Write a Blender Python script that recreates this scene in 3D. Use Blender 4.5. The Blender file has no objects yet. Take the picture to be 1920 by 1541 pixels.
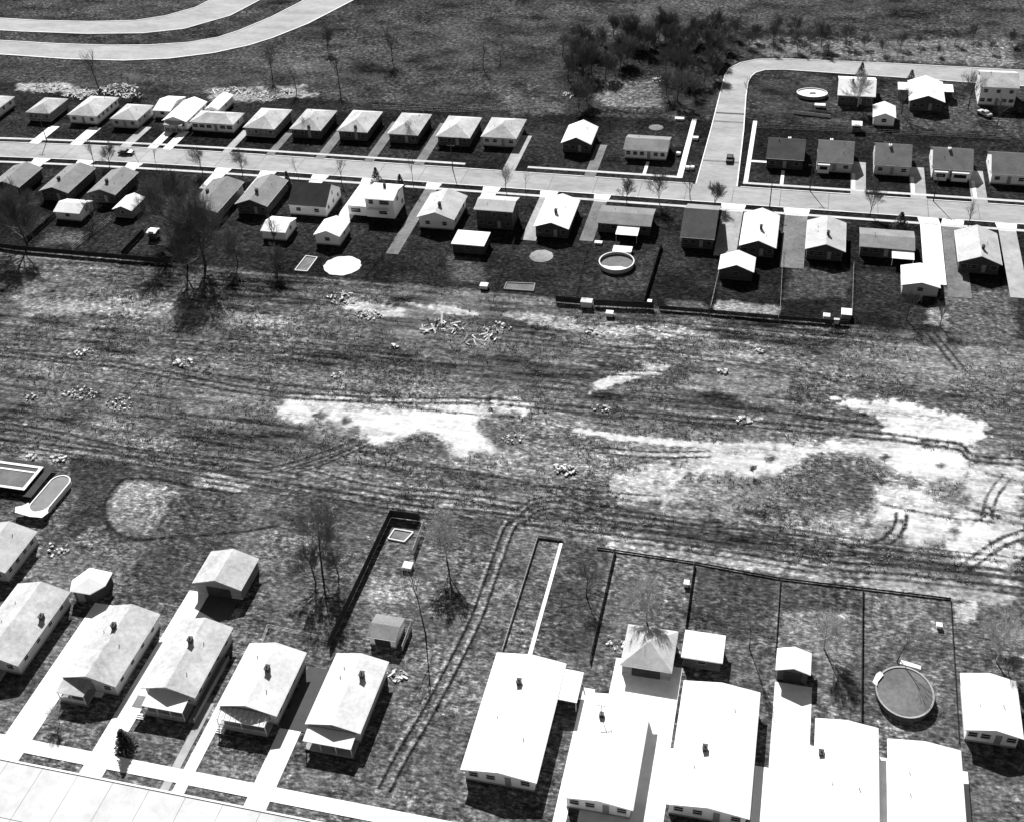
import bpy, math, random
import numpy as np
from mathutils import Vector, Matrix
rnd = random.Random(7)
rs = np.random.RandomState(11)
S = bpy.context.scene
COL = S.collection

# ------------------------------------------------------------------ camera, world, sun, exposure
CAMH = 150.0
FPX = 2122.0
PI_, RO_, YA_ = math.radians(38.886), math.radians(-3.578), math.radians(15.753)
def _rz(v):
    c, s = math.cos(YA_), math.sin(YA_)
    return Vector((c*v[0]-s*v[1], s*v[0]+c*v[1], v[2]))
_r = Vector((1, 0, 0)); _u = Vector((0, math.sin(PI_), math.cos(PI_)))
FW = _rz((0, math.cos(PI_), -math.sin(PI_)))
CR = _rz(_r*math.cos(RO_)+_u*math.sin(RO_)); CU = _rz(-_r*math.sin(RO_)+_u*math.cos(RO_))
cam = bpy.data.cameras.new('camera'); co = bpy.data.objects.new('camera', cam); COL.objects.link(co)
m = Matrix((CR, CU, -FW)).transposed().to_4x4(); m.translation = (0, 0, CAMH); co.matrix_world = m
cam.sensor_fit = 'HORIZONTAL'; cam.sensor_width = 36; cam.lens = 36*FPX/1920
cam.clip_start = 1; cam.clip_end = 6000
S.camera = co
S.view_settings.view_transform = 'Standard'; S.view_settings.look = 'None'
S.view_settings.exposure = 0.95; S.view_settings.gamma = 1.0

SX, SY = 0.52, -1.22                     # shadow offset per metre of height
EL = math.atan(1/math.hypot(SX, SY)); AZ = math.atan2(-SX, -SY)   # azimuth from +Y towards +X
w = bpy.data.worlds.new('World'); S.world = w; w.use_nodes = True
nt = w.node_tree; nt.nodes.clear()
sky = nt.nodes.new('ShaderNodeTexSky'); sky.sky_type = 'NISHITA'; sky.sun_disc = False
sky.sun_elevation = EL; sky.sun_rotation = AZ
bw = nt.nodes.new('ShaderNodeRGBToBW'); bg = nt.nodes.new('ShaderNodeBackground'); ow = nt.nodes.new('ShaderNodeOutputWorld')
nt.links.new(sky.outputs[0], bw.inputs[0]); nt.links.new(bw.outputs[0], bg.inputs[0]); nt.links.new(bg.outputs[0], ow.inputs[0])
bg.inputs[1].default_value = 0.032
sl = bpy.data.lights.new('sun', 'SUN'); sl.energy = 4.9; sl.angle = math.radians(0.5); sl.color = (1, 1, 1)
so = bpy.data.objects.new('sun', sl); COL.objects.link(so)
so.rotation_euler = Vector((SX, SY, -1)).to_track_quat('-Z', 'Y').to_euler(); so.location = (0, 0, 200)

def at(px, py, z=0.0):
    """ground-plan position (metres) of a point of the photograph lying at height z"""
    d = FW + CR*((px-960)/FPX) - CU*((py-770.5)/FPX)
    t = (z-CAMH)/d.z
    return (t*d.x, t*d.y)

# ------------------------------------------------------------------ materials
MATS = {}
def mat(name, tone, var=0.25, scale=1.5, bump=0.0, rough=0.9, stretch=(1, 1, 1), lo=0.0, spec=0.2):
    if name in MATS: return MATS[name]
    M = bpy.data.materials.new(name); M.use_nodes = True
    n = M.node_tree; L = n.links; b = n.nodes['Principled BSDF']
    b.inputs['Roughness'].default_value = rough
    b.inputs['Specular IOR Level'].default_value = spec
    tc = n.nodes.new('ShaderNodeTexCoord'); mp = n.nodes.new('ShaderNodeMapping'); mp.inputs['Scale'].default_value = stretch
    L.new(tc.outputs['Object'], mp.inputs[0])
    oi = n.nodes.new('ShaderNodeObjectInfo'); va = n.nodes.new('ShaderNodeVectorMath'); va.operation = 'MULTIPLY_ADD'
    L.new(oi.outputs['Random'], va.inputs[0]); va.inputs[1].default_value = (37, 91, 13); L.new(mp.outputs[0], va.inputs[2])
    no = n.nodes.new('ShaderNodeTexNoise'); no.inputs['Scale'].default_value = scale; no.inputs['Detail'].default_value = 7; no.inputs['Roughness'].default_value = 0.65
    L.new(va.outputs[0], no.inputs['Vector'])
    n2 = n.nodes.new('ShaderNodeTexNoise'); n2.inputs['Scale'].default_value = scale*0.18; n2.inputs['Detail'].default_value = 3
    L.new(va.outputs[0], n2.inputs['Vector'])
    ad = n.nodes.new('ShaderNodeMath'); ad.operation = 'ADD'; L.new(no.outputs[0], ad.inputs[0]); L.new(n2.outputs[0], ad.inputs[1])
    mr = n.nodes.new('ShaderNodeMapRange'); mr.inputs['From Min'].default_value = 0.7; mr.inputs['From Max'].default_value = 1.3
    mr.inputs['To Min'].default_value = tone*(1-var); mr.inputs['To Max'].default_value = min(0.9, tone*(1+var))
    L.new(ad.outputs[0], mr.inputs[0]); L.new(mr.outputs[0], b.inputs['Base Color'])
    if bump:
        bp = n.nodes.new('ShaderNodeBump'); bp.inputs['Strength'].default_value = bump; bp.inputs['Distance'].default_value = 0.05
        L.new(no.outputs[0], bp.inputs['Height']); L.new(bp.outputs[0], b.inputs['Normal'])
    MATS[name] = M; return M
R_LIGHT = mat('light_shingle', 0.56, 0.2, 1.5, 0.3)
R_WHITE = mat('white_shingle', 0.43, 0.32, 1.3, 0.3)
R_WORN = mat('worn_white_shingle', 0.36, 0.4, 1.0, 0.3)
R_PALE = mat('pale_shingle', 0.42, 0.22, 1.8, 0.3)
R_GREY = mat('grey_shingle', 0.2, 0.25, 2.0, 0.3)
R_MID = mat('mid_grey_shingle', 0.17, 0.25, 2.0, 0.3)
R_DARK = mat('dark_shingle', 0.075, 0.3, 2.0, 0.3)
R_BRIGHT = mat('bright_white_roof', 0.72, 0.12, 0.8, 0.1)
W_WHITE = mat('white_siding', 0.8, 0.06, 1.0, 0.1, stretch=(1, 1, 8))
W_PALE = mat('pale_siding', 0.5, 0.15, 1.0, 0.1, stretch=(1, 1, 8))
W_GREY = mat('grey_siding', 0.2, 0.25, 1.0, 0.1, stretch=(1, 1, 8))
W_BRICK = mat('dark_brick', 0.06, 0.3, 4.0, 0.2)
GLASS = mat('window_glass', 0.02, 0.2, 1.0, 0, rough=0.12, spec=0.5)
FRAME = mat('frame_paint', 0.65, 0.05, 1.0)
CHIM = mat('chimney_brick', 0.07, 0.35, 5.0, 0.3)
DOORM = mat('door_paint', 0.25, 0.1, 1.0)
CONC = mat('bright_concrete', 0.72, 0.16, 0.7, 0.1)
CONC2 = mat('grey_concrete', 0.3, 0.3, 0.7, 0.1)
ASPH = mat('driveway_asphalt', 0.055, 0.2, 0.8, 0.1)
GRAVEL = mat('driveway_gravel', 0.13, 0.45, 1.2, 0.3)
STREETM = mat('street_concrete', 0.28, 0.28, 0.4, 0.1, stretch=(1, 2.5, 1))
BARK = mat('bark', 0.05, 0.3, 4.0, 0)
TWIG = mat('twig_bark', 0.14, 0.3, 4.0, 0)
PTWIG = mat('pale_twig_bark', 0.45, 0.3, 4.0, 0)
NEEDLE = mat('needles', 0.035, 0.4, 4.0, 0)
BLACKM = mat('black_enamel', 0.015, 0.2, 1.0, 0, rough=0.3, spec=0.5)
LINER = mat('pool_cover', 0.12, 0.35, 1.5, 0.3)
WATER = mat('pool_water', 0.16, 0.3, 0.8, 0.2, rough=0.25, spec=0.5)
ICE = mat('white_pool_liner', 0.7, 0.12, 1.0, 0.1)
SANDD = mat('pale_sand', 0.5, 0.25, 0.8, 0.2)
WOODF = mat('weathered_fence_wood', 0.14, 0.4, 3.0, 0.2)
DWOOD = mat('dark_fence_wood', 0.035, 0.4, 3.0, 0.2)
PWOOD = mat('pale_painted_wood', 0.6, 0.15, 3.0, 0.2)
RUBBER = mat('tyre_rubber', 0.02, 0.2, 2.0)
STEEL = mat('galvanised_steel', 0.3, 0.2, 3.0, 0, rough=0.5)
RUB = mat('pale_rubble', 0.55, 0.4, 2.5, 0.3)

# ------------------------------------------------------------------ mesh helpers
class MB:
    def __init__(s): s.v = []; s.f = []
    def add(s, vs, fs):
        o = len(s.v); s.v += [tuple(p) for p in vs]; s.f += [tuple(i+o for i in f) for f in fs]
    def box(s, x0, x1, y0, y1, z0, z1):
        s.add([(x0, y0, z0), (x1, y0, z0), (x1, y1, z0), (x0, y1, z0), (x0, y0, z1), (x1, y0, z1), (x1, y1, z1), (x0, y1, z1)],
              [(0, 3, 2, 1), (4, 5, 6, 7), (0, 1, 5, 4), (1, 2, 6, 5), (2, 3, 7, 6), (3, 0, 4, 7)])
    def prism(s, pts, z0, z1):
        n = len(pts); a = sum(pts[i][0]*pts[(i+1) % n][1]-pts[(i+1) % n][0]*pts[i][1] for i in range(n))
        if a < 0: pts = pts[::-1]
        s.add([(p[0], p[1], z0) for p in pts]+[(p[0], p[1], z1) for p in pts],
              [tuple(range(n-1, -1, -1)), tuple(range(n, 2*n))]+[(i, (i+1) % n, n+(i+1) % n, n+i) for i in range(n)])
    def slab(s, quad, t):                  # thick polygon, top given, thickness straight down
        n = len(quad)
        s.add(list(quad)+[(p[0], p[1], p[2]-t) for p in quad],
              [tuple(range(n)), tuple(range(2*n-1, n-1, -1))]+[(i, n+i, n+(i+1) % n, (i+1) % n) for i in range(n)])
    def tube(s, a, b, r0, r1, k=3):
        a = Vector(a); b = Vector(b); d = b-a
        if d.length < 1e-6: return
        d.normalize(); u = d.orthogonal().normalized(); v = d.cross(u)
        vs = []
        for p, r in ((a, r0), (b, r1)):
            for i in range(k):
                t = 2*math.pi*i/k; vs.append(p+u*math.cos(t)*r+v*math.sin(t)*r)
        s.add(vs, [(i, (i+1) % k, k+(i+1) % k, k+i) for i in range(k)]+[tuple(range(k-1, -1, -1)), tuple(range(k, 2*k))])
    def build(s, name, material, parent=None, loc=None, smooth=False):
        me = bpy.data.meshes.new(name); me.from_pydata(s.v, [], s.f); me.update()
        me.materials.append(material)
        if smooth: me.polygons.foreach_set('use_smooth', [True]*len(me.polygons))
        o = bpy.data.objects.new(name, me); COL.objects.link(o)
        if parent: o.parent = parent
        if loc: o.location = loc
        return o
def tag(o, label, cat, group=None):
    o['label'] = label; o['category'] = cat
    if group: o['group'] = group
    return o
def empty(name, loc, label, cat, group=None, rz=0):
    o = bpy.data.objects.new(name, None); COL.objects.link(o); o.location = loc; o.rotation_euler = (0, 0, rz)
    o.empty_display_size = 0.5
    return tag(o, label, cat, group)
def struct(o): o['kind'] = 'structure'; return o
def copy_tree(o, parent=None):
    c = o.copy(); COL.objects.link(c)
    if parent: c.parent = parent
    for ch in list(o.children): copy_tree(ch, c)
    return c

# ------------------------------------------------------------------ ground sheet
def vnoise(x, y, s, seed, octv=3, ax=1.0):
    out = 0; amp = 1; tot = 0
    for o in range(octv):
        r = np.random.RandomState(seed+o*17); N = 256; g = r.rand(N, N)
        X = x/(s*ax)*2**o; Y = y/s*2**o; xi = np.floor(X).astype(int); yi = np.floor(Y).astype(int)
        fx = X-xi; fy = Y-yi; fx = fx*fx*(3-2*fx); fy = fy*fy*(3-2*fy)
        xi %= N; yi %= N; x1 = (xi+1) % N; y1 = (yi+1) % N
        out = out+amp*((g[xi, yi]*(1-fx)+g[x1, yi]*fx)*(1-fy)+(g[xi, y1]*(1-fx)+g[x1, y1]*fx)*fy); tot += amp; amp *= 0.55
    return out/tot
ys = [60.0]
while ys[-1] < 450: ys.append(ys[-1]+max(0.27, 0.0026*ys[-1]))
ys = np.array([-4000, -1500, -500, -100, 20]+ys+[470, 520, 700, 1200, 2500, 5000])
xs = np.concatenate([[-5000, -2500, -1200, -600, -420], np.arange(-345, -172, 0.55), np.arange(-172, 62, 0.27), np.arange(62, 100, .6), [110, 150, 300, 700, 1500, 4000]])
GX, GY = np.meshgrid(xs, ys, indexing='ij'); gx = GX.ravel(); gy = GY.ravel()
def seg_d(px, py, a, b):
    ax, ay = a; bx, by = b; dx, dy = bx-ax, by-ay; L = dx*dx+dy*dy+1e-9
    t = np.clip(((px-ax)*dx+(py-ay)*dy)/L, 0, 1)
    return np.hypot(px-ax-t*dx, py-ay-t*dy)
warp1 = vnoise(gx, gy, 3.0, 5, 4)-0.5; warp2 = vnoise(gx, gy, 9.0, 9, 3)-0.5
fine = vnoise(gx, gy, 0.9, 21, 3)-0.5
n_big = vnoise(gx, gy, 22, 31, 4, 2.0); n_mid = vnoise(gx, gy, 5, 41, 4, 1.6); n_str = vnoise(gx, gy, 0.75, 51, 3, 14.0)
nearY = np.interp(gx, [-160, -96, -23, 35], [150, 149, 143.6, 143])
def sst(a, b, x): t = np.clip((x-a)/(b-a), 0, 1); return t*t*(3-2*t)
edge = warp1*1.2
field = sst(-0.4, 0.4, gy-nearY+edge)*(1-sst(-0.5, 0.5, gy-222.8+edge))
mid = sst(-0.5, 0.5, gy-222.8+edge)*(1-sst(-1, 1, gy-325+edge*3))
north = sst(-1, 1, gy-325+edge*3)
nearl = 1-sst(-0.4, 0.4, gy-nearY+edge)
tone = nearl*(0.088+0.08*(n_big-0.5)+0.13*(n_mid-0.5)+.05*(n_str-.5))
tone += field*(0.09+0.17*(n_big-0.5)+0.15*(n_mid-0.5)+0.2*(n_str-0.5))
tone += mid*(0.018+0.03*(n_big-0.5)+0.035*(n_mid-0.5))
tone += north*(0.042+0.05*(n_big-0.5)+0.09*(n_mid-0.5))
tone = np.clip(tone, 0.012, 1)
def poly(pts, val, soft=0.5, wob=1.5, mix=1.0, mode='set', mott=0.0):
    """lay a patch of differently coloured soil or grass on the ground (photo points -> ground plan)"""
    global tone
    P = [at(*p) for p in pts]; X = [p[0] for p in P]; Y = [p[1] for p in P]; mg = soft+wob*2+1
    idx = np.nonzero((gx > min(X)-mg) & (gx < max(X)+mg) & (gy > min(Y)-mg) & (gy < max(Y)+mg))[0]
    if len(idx) == 0: return
    x = gx[idx]; y = gy[idx]; d = np.full(len(idx), 1e9); ins = np.zeros(len(idx), bool); n = len(P)
    for i in range(n):
        a = P[i]; b = P[(i+1) % n]; d = np.minimum(d, seg_d(x, y, a, b))
        c = ((a[1] > y) != (b[1] > y)) & (x < (b[0]-a[0])*(y-a[1])/(b[1]-a[1]+1e-12)+a[0]); ins ^= c
    sd = np.where(ins, d, -d)+wob*(warp1[idx]*2+warp2[idx]+fine[idx]*1.5)
    k = sst(-soft, soft, sd)*mix
    if mott: k = k*sst(0.5-mott*0.5-0.12, 0.5-mott*0.5+0.25, vnoise(x, y, 1.6, 77, 3)+0.25*(1-mott)*0)
    v = val*(1+0.9*(n_mid[idx]-0.5)+0.7*(n_str[idx]-.5)+0.35*fine[idx])
    tone[idx] = tone[idx]*(1-k)+k*v if mode == 'set' else tone[idx]*(1-k+k*val)
def stroke(pts, wid, val, wob=0.25, mix=0.9, off=0.0, world=False, brk=0.0):
    global tone
    P = [p if world else at(*p) for p in pts]
    if off:
        Q = []
        for i, p in enumerate(P):
            a = P[max(i-1, 0)]; b = P[min(i+1, len(P)-1)]; dx, dy = b[0]-a[0], b[1]-a[1]; l = math.hypot(dx, dy)+1e-9
            Q.append((p[0]-dy/l*off, p[1]+dx/l*off))
        P = Q
    # smooth by Catmull-Rom
    if len(P) > 2:
        Q = []
        for i in range(len(P)-1):
            p0 = P[max(i-1, 0)]; p1 = P[i]; p2 = P[i+1]; p3 = P[min(i+2, len(P)-1)]
            for t in (0, .25, .5, .75):
                Q.append(tuple(0.5*((2*p1[k])+(-p0[k]+p2[k])*t+(2*p0[k]-5*p1[k]+4*p2[k]-p3[k])*t*t+(-p0[k]+3*p1[k]-3*p2[k]+p3[k])*t**3) for k in (0, 1)))
        P = Q+[P[-1]]
    for a, b in zip(P[:-1], P[1:]):
        mg = wid*2+1
        idx = np.nonzero((gx > min(a[0], b[0])-mg) & (gx < max(a[0], b[0])+mg) & (gy > min(a[1], b[1])-mg) & (gy < max(a[1], b[1])+mg))[0]
        if len(idx) == 0: continue
        d = seg_d(gx[idx], gy[idx], a, b)+wob*(fine[idx]+warp1[idx])
        k = (1-sst(wid*0.5, wid*0.5+0.35, d))*mix
        if brk: k = k*sst(0.5-brk, 0.62, n_mid[idx]+0.3*fine[idx]+0.12)
        kk = k > 0.01; j = idx[kk]; k = k[kk]
        tone[j] = np.where(val < tone[j], np.minimum(tone[j], tone[j]*(1-k)+k*val), np.maximum(tone[j], tone[j]*(1-k)+k*val))
def trk(pts, gap=1.7, wid=0.5, dark=0.02, rim=0.2):
    wid *= .8
    for o in (-gap/2, gap/2):
        if rim: stroke(pts, wid*0.7, rim, off=o+wid*0.9, mix=0.6, brk=0.25)
        stroke(pts, wid, dark, off=o, mix=0.88, brk=0.3)
#GROUNDPAINT
# --- field
poly([(25,555),(120,560),(230,556),(330,572),(440,585),(540,600),(560,612),(470,612),(330,600),(200,588),(60,592)], 0.28, 1, 2, mott=.7)
poly([(25,520),(140,530),(250,545),(330,560),(200,556),(25,550)], 0.16, 2, 2, .7, mott=.5)
poly([(655,560),(700,565),(745,575),(780,592),(740,600),(690,592),(650,575)], 0.36, .8, 1.6, mott=.6)
poly([(765,566),(850,575),(900,590),(860,588),(790,582)], 0.33, .8, 1.5, mott=.8)
poly([(935,585),(1010,588),(1060,600),(1110,618),(1060,616),(990,605)], 0.28, .8, 1.6, mott=.7)
poly([(1080,610),(1170,608),(1260,618),(1340,630),(1300,634),(1200,628),(1120,630)], 0.3, 1, 1.8, mott=.7)
poly([(1270,665),(1360,655),(1430,662),(1420,680),(1330,682)], 0.28, 1, 1.8, mott=.6)
poly([(1640,640),(1760,640),(1895,655),(1895,745),(1760,720),(1600,690),(1540,650)], 0.17, 2, 3, .8, mott=.5)
poly([(1300,700),(1420,690),(1500,710),(1450,740),(1340,740),(1260,725)], 0.2, 1.5, 2.5, .8, mott=.5)
poly([(480,735),(640,730),(900,735),(1020,745),(1100,770),(1080,800),(980,800),(940,850),(860,870),(780,830),(680,850),(560,800),(500,790)], .15, 3, 3, .75, mott=.75)
poly([(1100,830),(1300,815),(1560,800),(1700,810),(1895,850),(1895,1020),(1780,1030),(1640,1020),(1500,960),(1300,960),(1160,935),(1110,890)], .17, 3, 4, .7, mott=.7)
poly([(30,590),(500,620),(900,660),(1300,700),(1895,780),(1895,700),(1300,640),(700,610),(300,560),(30,540)], .14, 4, 4, .6, mott=.5)
poly([(525,765),(540,742),(650,742),(720,748),(800,752),(870,745),(950,748),(1008,755),(995,770),(940,778),(905,782),(880,790),(905,812),(930,840),(905,842),(875,842),(872,858),(850,852),(838,828),(808,806),(780,806),(755,818),(728,830),(690,834),(675,815),(672,797),(640,792),(600,784),(560,788),(530,782)], 0.5, 1.3, 1.6)
poly([(560,750),(660,748),(780,755),(870,758),(850,770),(760,775),(660,768),(580,772)], 0.3, 1, 2, mott=.6)
poly([(1000,775),(1080,785),(1150,800),(1110,808),(1020,800)], 0.2, 1, 2, mott=.6)
poly([(1100,740),(1118,715),(1160,700),(1215,692),(1195,676),(1252,688),(1240,699),(1190,706),(1160,720),(1122,732)], 0.4, .6, 1.3, mott=.7)
stroke([(1080,806),(1200,822),(1320,832),(1440,834)], 1.4, 0.5, 1.0)
stroke([(1150,845),(1260,848),(1380,838)], 1.0, 0.35, 1.0)
poly([(1130,890),(1200,868),(1280,856),(1340,838),(1440,832),(1500,842),(1480,870),(1400,890),(1300,890),(1250,905),(1290,930),(1240,945),(1180,925),(1140,905)], 0.36, 1.5, 3, mott=.75)
poly([(1430,880),(1410,852),(1480,838),(1560,828),(1620,823),(1700,828),(1760,838),(1815,848),(1815,872),(1800,895),(1740,892),(1700,882),(1660,864),(1620,850),(1580,845),(1520,850),(1490,884),(1450,888)], 0.48, 2.4, 1.7)
poly([(1640,915),(1680,903),(1730,912),(1770,945),(1790,985),(1770,1006),(1720,1010),(1690,1000),(1670,975),(1635,960)], 0.48, 2.4, 1.7)
poly([(1560,745),(1640,748),(1750,765),(1840,795),(1845,815),(1800,835),(1700,825),(1640,806),(1660,790),(1600,765)], 0.5, .8, 2, mott=.8)
poly([(1650,800),(1760,808),(1800,825),(1720,820),(1650,812)], 0.6, .6, 1.5)
poly([(1830,870),(1910,862),(1910,1110),(1800,1050),(1780,1020),(1800,960)], 0.42, 1.5, 2.5, mott=.8)
poly([(1790,1010),(1900,1015),(1915,1055),(1830,1050),(1770,1030)], 0.5, 1, 2, mott=.8)
poly([(1500,960),(1640,975),(1690,1010),(1600,1025),(1400,985),(1250,960)], 0.22, 1.5, 2.5, mott=.5)
poly([(1150,1000),(1400,1040),(1700,1080),(1895,1110),(1895,1135),(1700,1110),(1400,1065),(1150,1025)], 0.26, 1, 2, .9, mott=.6)
poly([(400,875),(620,915),(980,955),(980,945),(760,905),(560,875)], 0.2, 1, 2, .8, mott=.5)
poly([(360,890),(420,885),(470,905),(450,920),(370,912)], 0.3, .6, 1.2, mott=.7)
poly([(760,910),(900,925),(985,942),(980,962),(880,950),(780,935)], 0.22, 1, 2, .8, mott=.6)
poly([(40,840),(140,845),(130,862),(40,858)], 0.24, 1, 1.5, .8, mott=.6)
for (px, py, r) in ((600,778,2),(648,788,1.6),(1660,855,1.3),(1765,870,1.0),(1445,858,1.6),(1690,975,1.6),(1640,1010,1.5),(1790,995,2),(1625,985,1.6)):
    c = at(px, py); poly([(px-8*r, py), (px, py-4*r), (px+8*r, py), (px, py+4*r)], 0.07, .5, .5)
for pts in ([(1530,848),(1620,855),(1660,875),(1640,905),(1640,960),(1500,960),(1440,900)], [(700,838),(760,822),(800,812),(835,835),(845,862),(760,880),(690,860)], [(905,785),(960,790),(980,830),(935,838),(900,805)]):
    poly(pts, 0.075, 1, 1.5, .8)
# streaks
for i in range(26):
    X = rnd.uniform(-150, 60); Y = rnd.uniform(152, 220); l = rnd.uniform(12, 60); b = rnd.uniform(-2, 2)
    stroke([(X, Y), (X+l/2, Y+b), (X+l, Y+b*0.3)], rnd.uniform(.2, .5), rnd.choice([0.02, 0.025, 0.2, 0.25, 0.02]), mix=.75, world=True, brk=.35)
T1 = [(-40,790),(25,800),(100,812),(250,845),(400,860),(560,882),(700,915),(850,928),(985,950)]
T2 = [(-40,822),(25,830),(180,850),(400,888),(620,925),(760,950),(900,965),(990,975),(1200,1000),(1400,1030),(1560,1058),(1700,1068),(1960,1098)]
T3 = [(985,965),(1010,948),(1060,946),(1150,968),(1300,988),(1450,1003),(1600,1024),(1700,1040),(1960,1066)]
T4 = [(-40,658),(25,665),(120,675),(230,685),(330,705),(440,728),(560,742),(740,750),(920,752),(1090,768),(1300,785),(1480,800),(1640,815),(1740,828),(1800,837),(1830,858),(1960,866)]
T5 = [(400,872),(500,880),(600,852),(690,818)]
T5b = [(540,884),(600,868),(690,828)]
T6 = [(720,1480),(757,1410),(805,1330),(862,1222),(898,1145),(928,1060),(950,1000),(962,978)]
T7 = [(1690,962),(1686,985),(1660,1015),(1600,1032),(1540,1035)]
trk(T1); trk(T2, 2.0, .55); trk(T2, 5.0, .3, .035, 0); trk(T3, 1.9, .5); trk(T3, 4.6, .3, .03, 0); trk(T4, 1.8, .6, rim=.16); trk(T5, 1.6, .35); trk(T5b, 1.2, .3)
trk(T7, 1.8, .35)
trk([(1815,945),(1895,968),(1960,985)], 1.9, .8, .02, 0)
trk([(1200,985),(1400,1005),(1560,1022),(1690,1035)], 1.7, .4)
trk([(1090,835),(1200,850),(1330,850)], 1.7, .3); trk([(1890,890),(1860,930),(1850,975)], 1.7, .3, rim=0)
trk([(1960,985),(1880,1015),(1830,1048),(1800,1068)], 1.7, .4, rim=0)
trk([(300,640),(600,660),(900,690),(1250,700)], 1.7, .3, .03, .12); trk([(1745,625),(1780,665),(1800,690)], 1.7, .4, .02, 0)
trk([(700,600),(1000,640),(1300,668),(1600,715),(1895,745)], 1.7, .35, .03, .13)
# --- near lawns
poly([(140,850),(240,868),(250,890),(230,900),(215,960),(170,1030),(120,1000),(150,930),(120,905)], 0.035, .5, .8, .9)
poly([(235,900),(330,925),(305,970),(270,1000),(225,995),(195,960)], 0.2, .8, 1.2, mott=.7)
poly([(170,985),(200,985),(180,1020),(140,1015)], 0.13, .6, .8, .8, mott=.7)
poly([(350,930),(475,942),(440,1000),(330,1000),(310,980)], 0.05, .4, .6, .8)
poly([(475,942),(560,950),(540,1010),(440,1000)], 0.095, .4, .8, .8)
poly([(265,1030),(395,1030),(350,1120),(220,1130)], 0.045, .5, .8, .7)
poly([(740,955),(990,975),(940,1010),(800,985)], 0.045, .6, 1, .6)
poly([(1055,1015),(1145,1030),(1100,1225),(1000,1215)], 0.05, .4, .6, .8)
poly([(1310,1060),(1455,1085),(1452,1200),(1380,1200),(1290,1165)], 0.04, .4, .8, .8)
poly([(1465,1090),(1612,1105),(1612,1150),(1465,1140)], 0.045, .5, .8, .8)
poly([(1475,1150),(1590,1150),(1600,1240),(1540,1300),(1525,1220),(1480,1200)], 0.16, 1, 1.2, mott=.6)
poly([(1640,1110),(1740,1125),(1735,1160),(1640,1140)], 0.14, .5, .6, mott=.8)
poly([(1790,1130),(1830,1130),(1830,1165),(1790,1165)], 0.3, .3, .5, mott=.9)
poly([(1640,1345),(1700,1335),(1760,1370),(1690,1385),(1630,1375)], 0.14, .5, .5, mott=.8)
poly([(755,1330),(860,1230),(900,1400),(760,1410)], 0.11, .8, 1, .8, mott=.6)
poly([(700,1085),(790,1080),(800,1110),(740,1130),(690,1120)], 0.2, .6, 1, mott=.6)
stroke([(232,896),(205,925),(195,962),(212,992),(250,1010),(330,1006),(440,998),(520,985)], .45, .02, .1)
stroke([(235,896),(300,898),(360,912),(450,924)], .6, .02, .2)
stroke([(135,865),(190,868),(240,880),(360,905)], .6, .02, .3, .5)
# --- middle and north yards
poly([(90,440),(150,435),(155,455),(70,462)], .07, 1, 1, mott=.7)
poly([(840,478),(900,485),(910,530),(850,530)], .06, 1, 1, mott=.6)
poly([(1480,500),(1590,505),(1590,560),(1475,560)], .055, 1, 1.2, mott=.7)
poly([(1770,540),(1895,545),(1910,640),(1770,620)], .085, 1, 1.5, mott=.6)
poly([(1345,565),(1460,575),(1460,595),(1345,585)], .2, .6, 1, mott=.8)
poly([(1250,560),(1320,570),(1330,590),(1250,580)], .08, .6, 1, mott=.6)
poly([(1740,575),(1775,578),(1780,610),(1735,608)], .18, .8, 1, mott=.8)
poly([(1130,490),(1230,470),(1215,545),(1130,550)], .035, .5, .5)
poly([(1080,150),(1190,140),(1270,165),(1260,205),(1150,205),(1110,180)], .13, 1.5, 3, mott=.6)
poly([(940,180),(1060,190),(1060,215),(960,215)], .08, 1.5, 2, mott=.5)
poly([(1400,75),(1900,75),(1900,122),(1600,112),(1440,105)], .13, 2, 4, mott=.55)
poly([(1700,180),(1895,190),(1895,250),(1720,240)], .06, 1, 2, mott=.6)
poly([(430,110),(640,95),(660,130),(500,140)], .09, 2, 3, mott=.4)
poly([(30,155),(120,158),(175,172),(160,180),(90,172),(30,170)], .3, 1, 2, mott=.6)
poly([(390,165),(560,160),(600,178),(480,190),(400,190)], .25, 1, 2.5, mott=.5)
poly([(30,115),(230,122),(500,90),(560,110),(500,150),(250,150),(30,145)], .05, 3, 3, .6)
ST6 = [(720,1480),(757,1410),(805,1330),(862,1222),(898,1145),(928,1060),(950,1000),(962,978)]
for o in (-.95, .95): stroke(ST6, .26, 0.012, .03, .95, off=o)
for o in (-.45, 1.45): stroke(ST6, .2, .24, .05, .6, off=o)
poly([(1070,75),(1400,75),(1340,130),(1330,190),(1240,200),(1230,150),(1120,150),(1105,205),(1060,205),(1060,120)], .02, 1.5, 3, .85)
#ENDGROUND
amp = field*0.16+nearl*0.05+mid*0.03+north*0.12
gz = -amp*(vnoise(gx, gy, 1.3, 61, 3)+0.8*vnoise(gx, gy, 7, 62, 2))
nx, ny = len(xs), len(ys)
I = np.arange(nx*ny).reshape(nx, ny)
F = np.stack([I[:-1, :-1], I[1:, :-1], I[1:, 1:], I[:-1, 1:]], -1).reshape(-1, 4)
me = bpy.data.meshes.new('ground'); nv = nx*ny; nf = len(F)
me.vertices.add(nv); me.vertices.foreach_set('co', np.stack([gx, gy, gz], 1).astype(np.float32).ravel())
me.loops.add(nf*4); me.loops.foreach_set('vertex_index', F.astype(np.int32).ravel())
me.polygons.add(nf); me.polygons.foreach_set('loop_start', np.arange(0, nf*4, 4, dtype=np.int32)); me.polygons.foreach_set('loop_total', np.full(nf, 4, np.int32))
me.update(); me.polygons.foreach_set('use_smooth', np.ones(nf, bool))
spk = nearl*(.45+.8*vnoise(gx, gy, 6, 72, 3))+field*(.28+.85*vnoise(gx, gy, 14, 71, 3))+mid*.8+north*(.4+.8*vnoise(gx, gy, 16, 73, 3))
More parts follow.
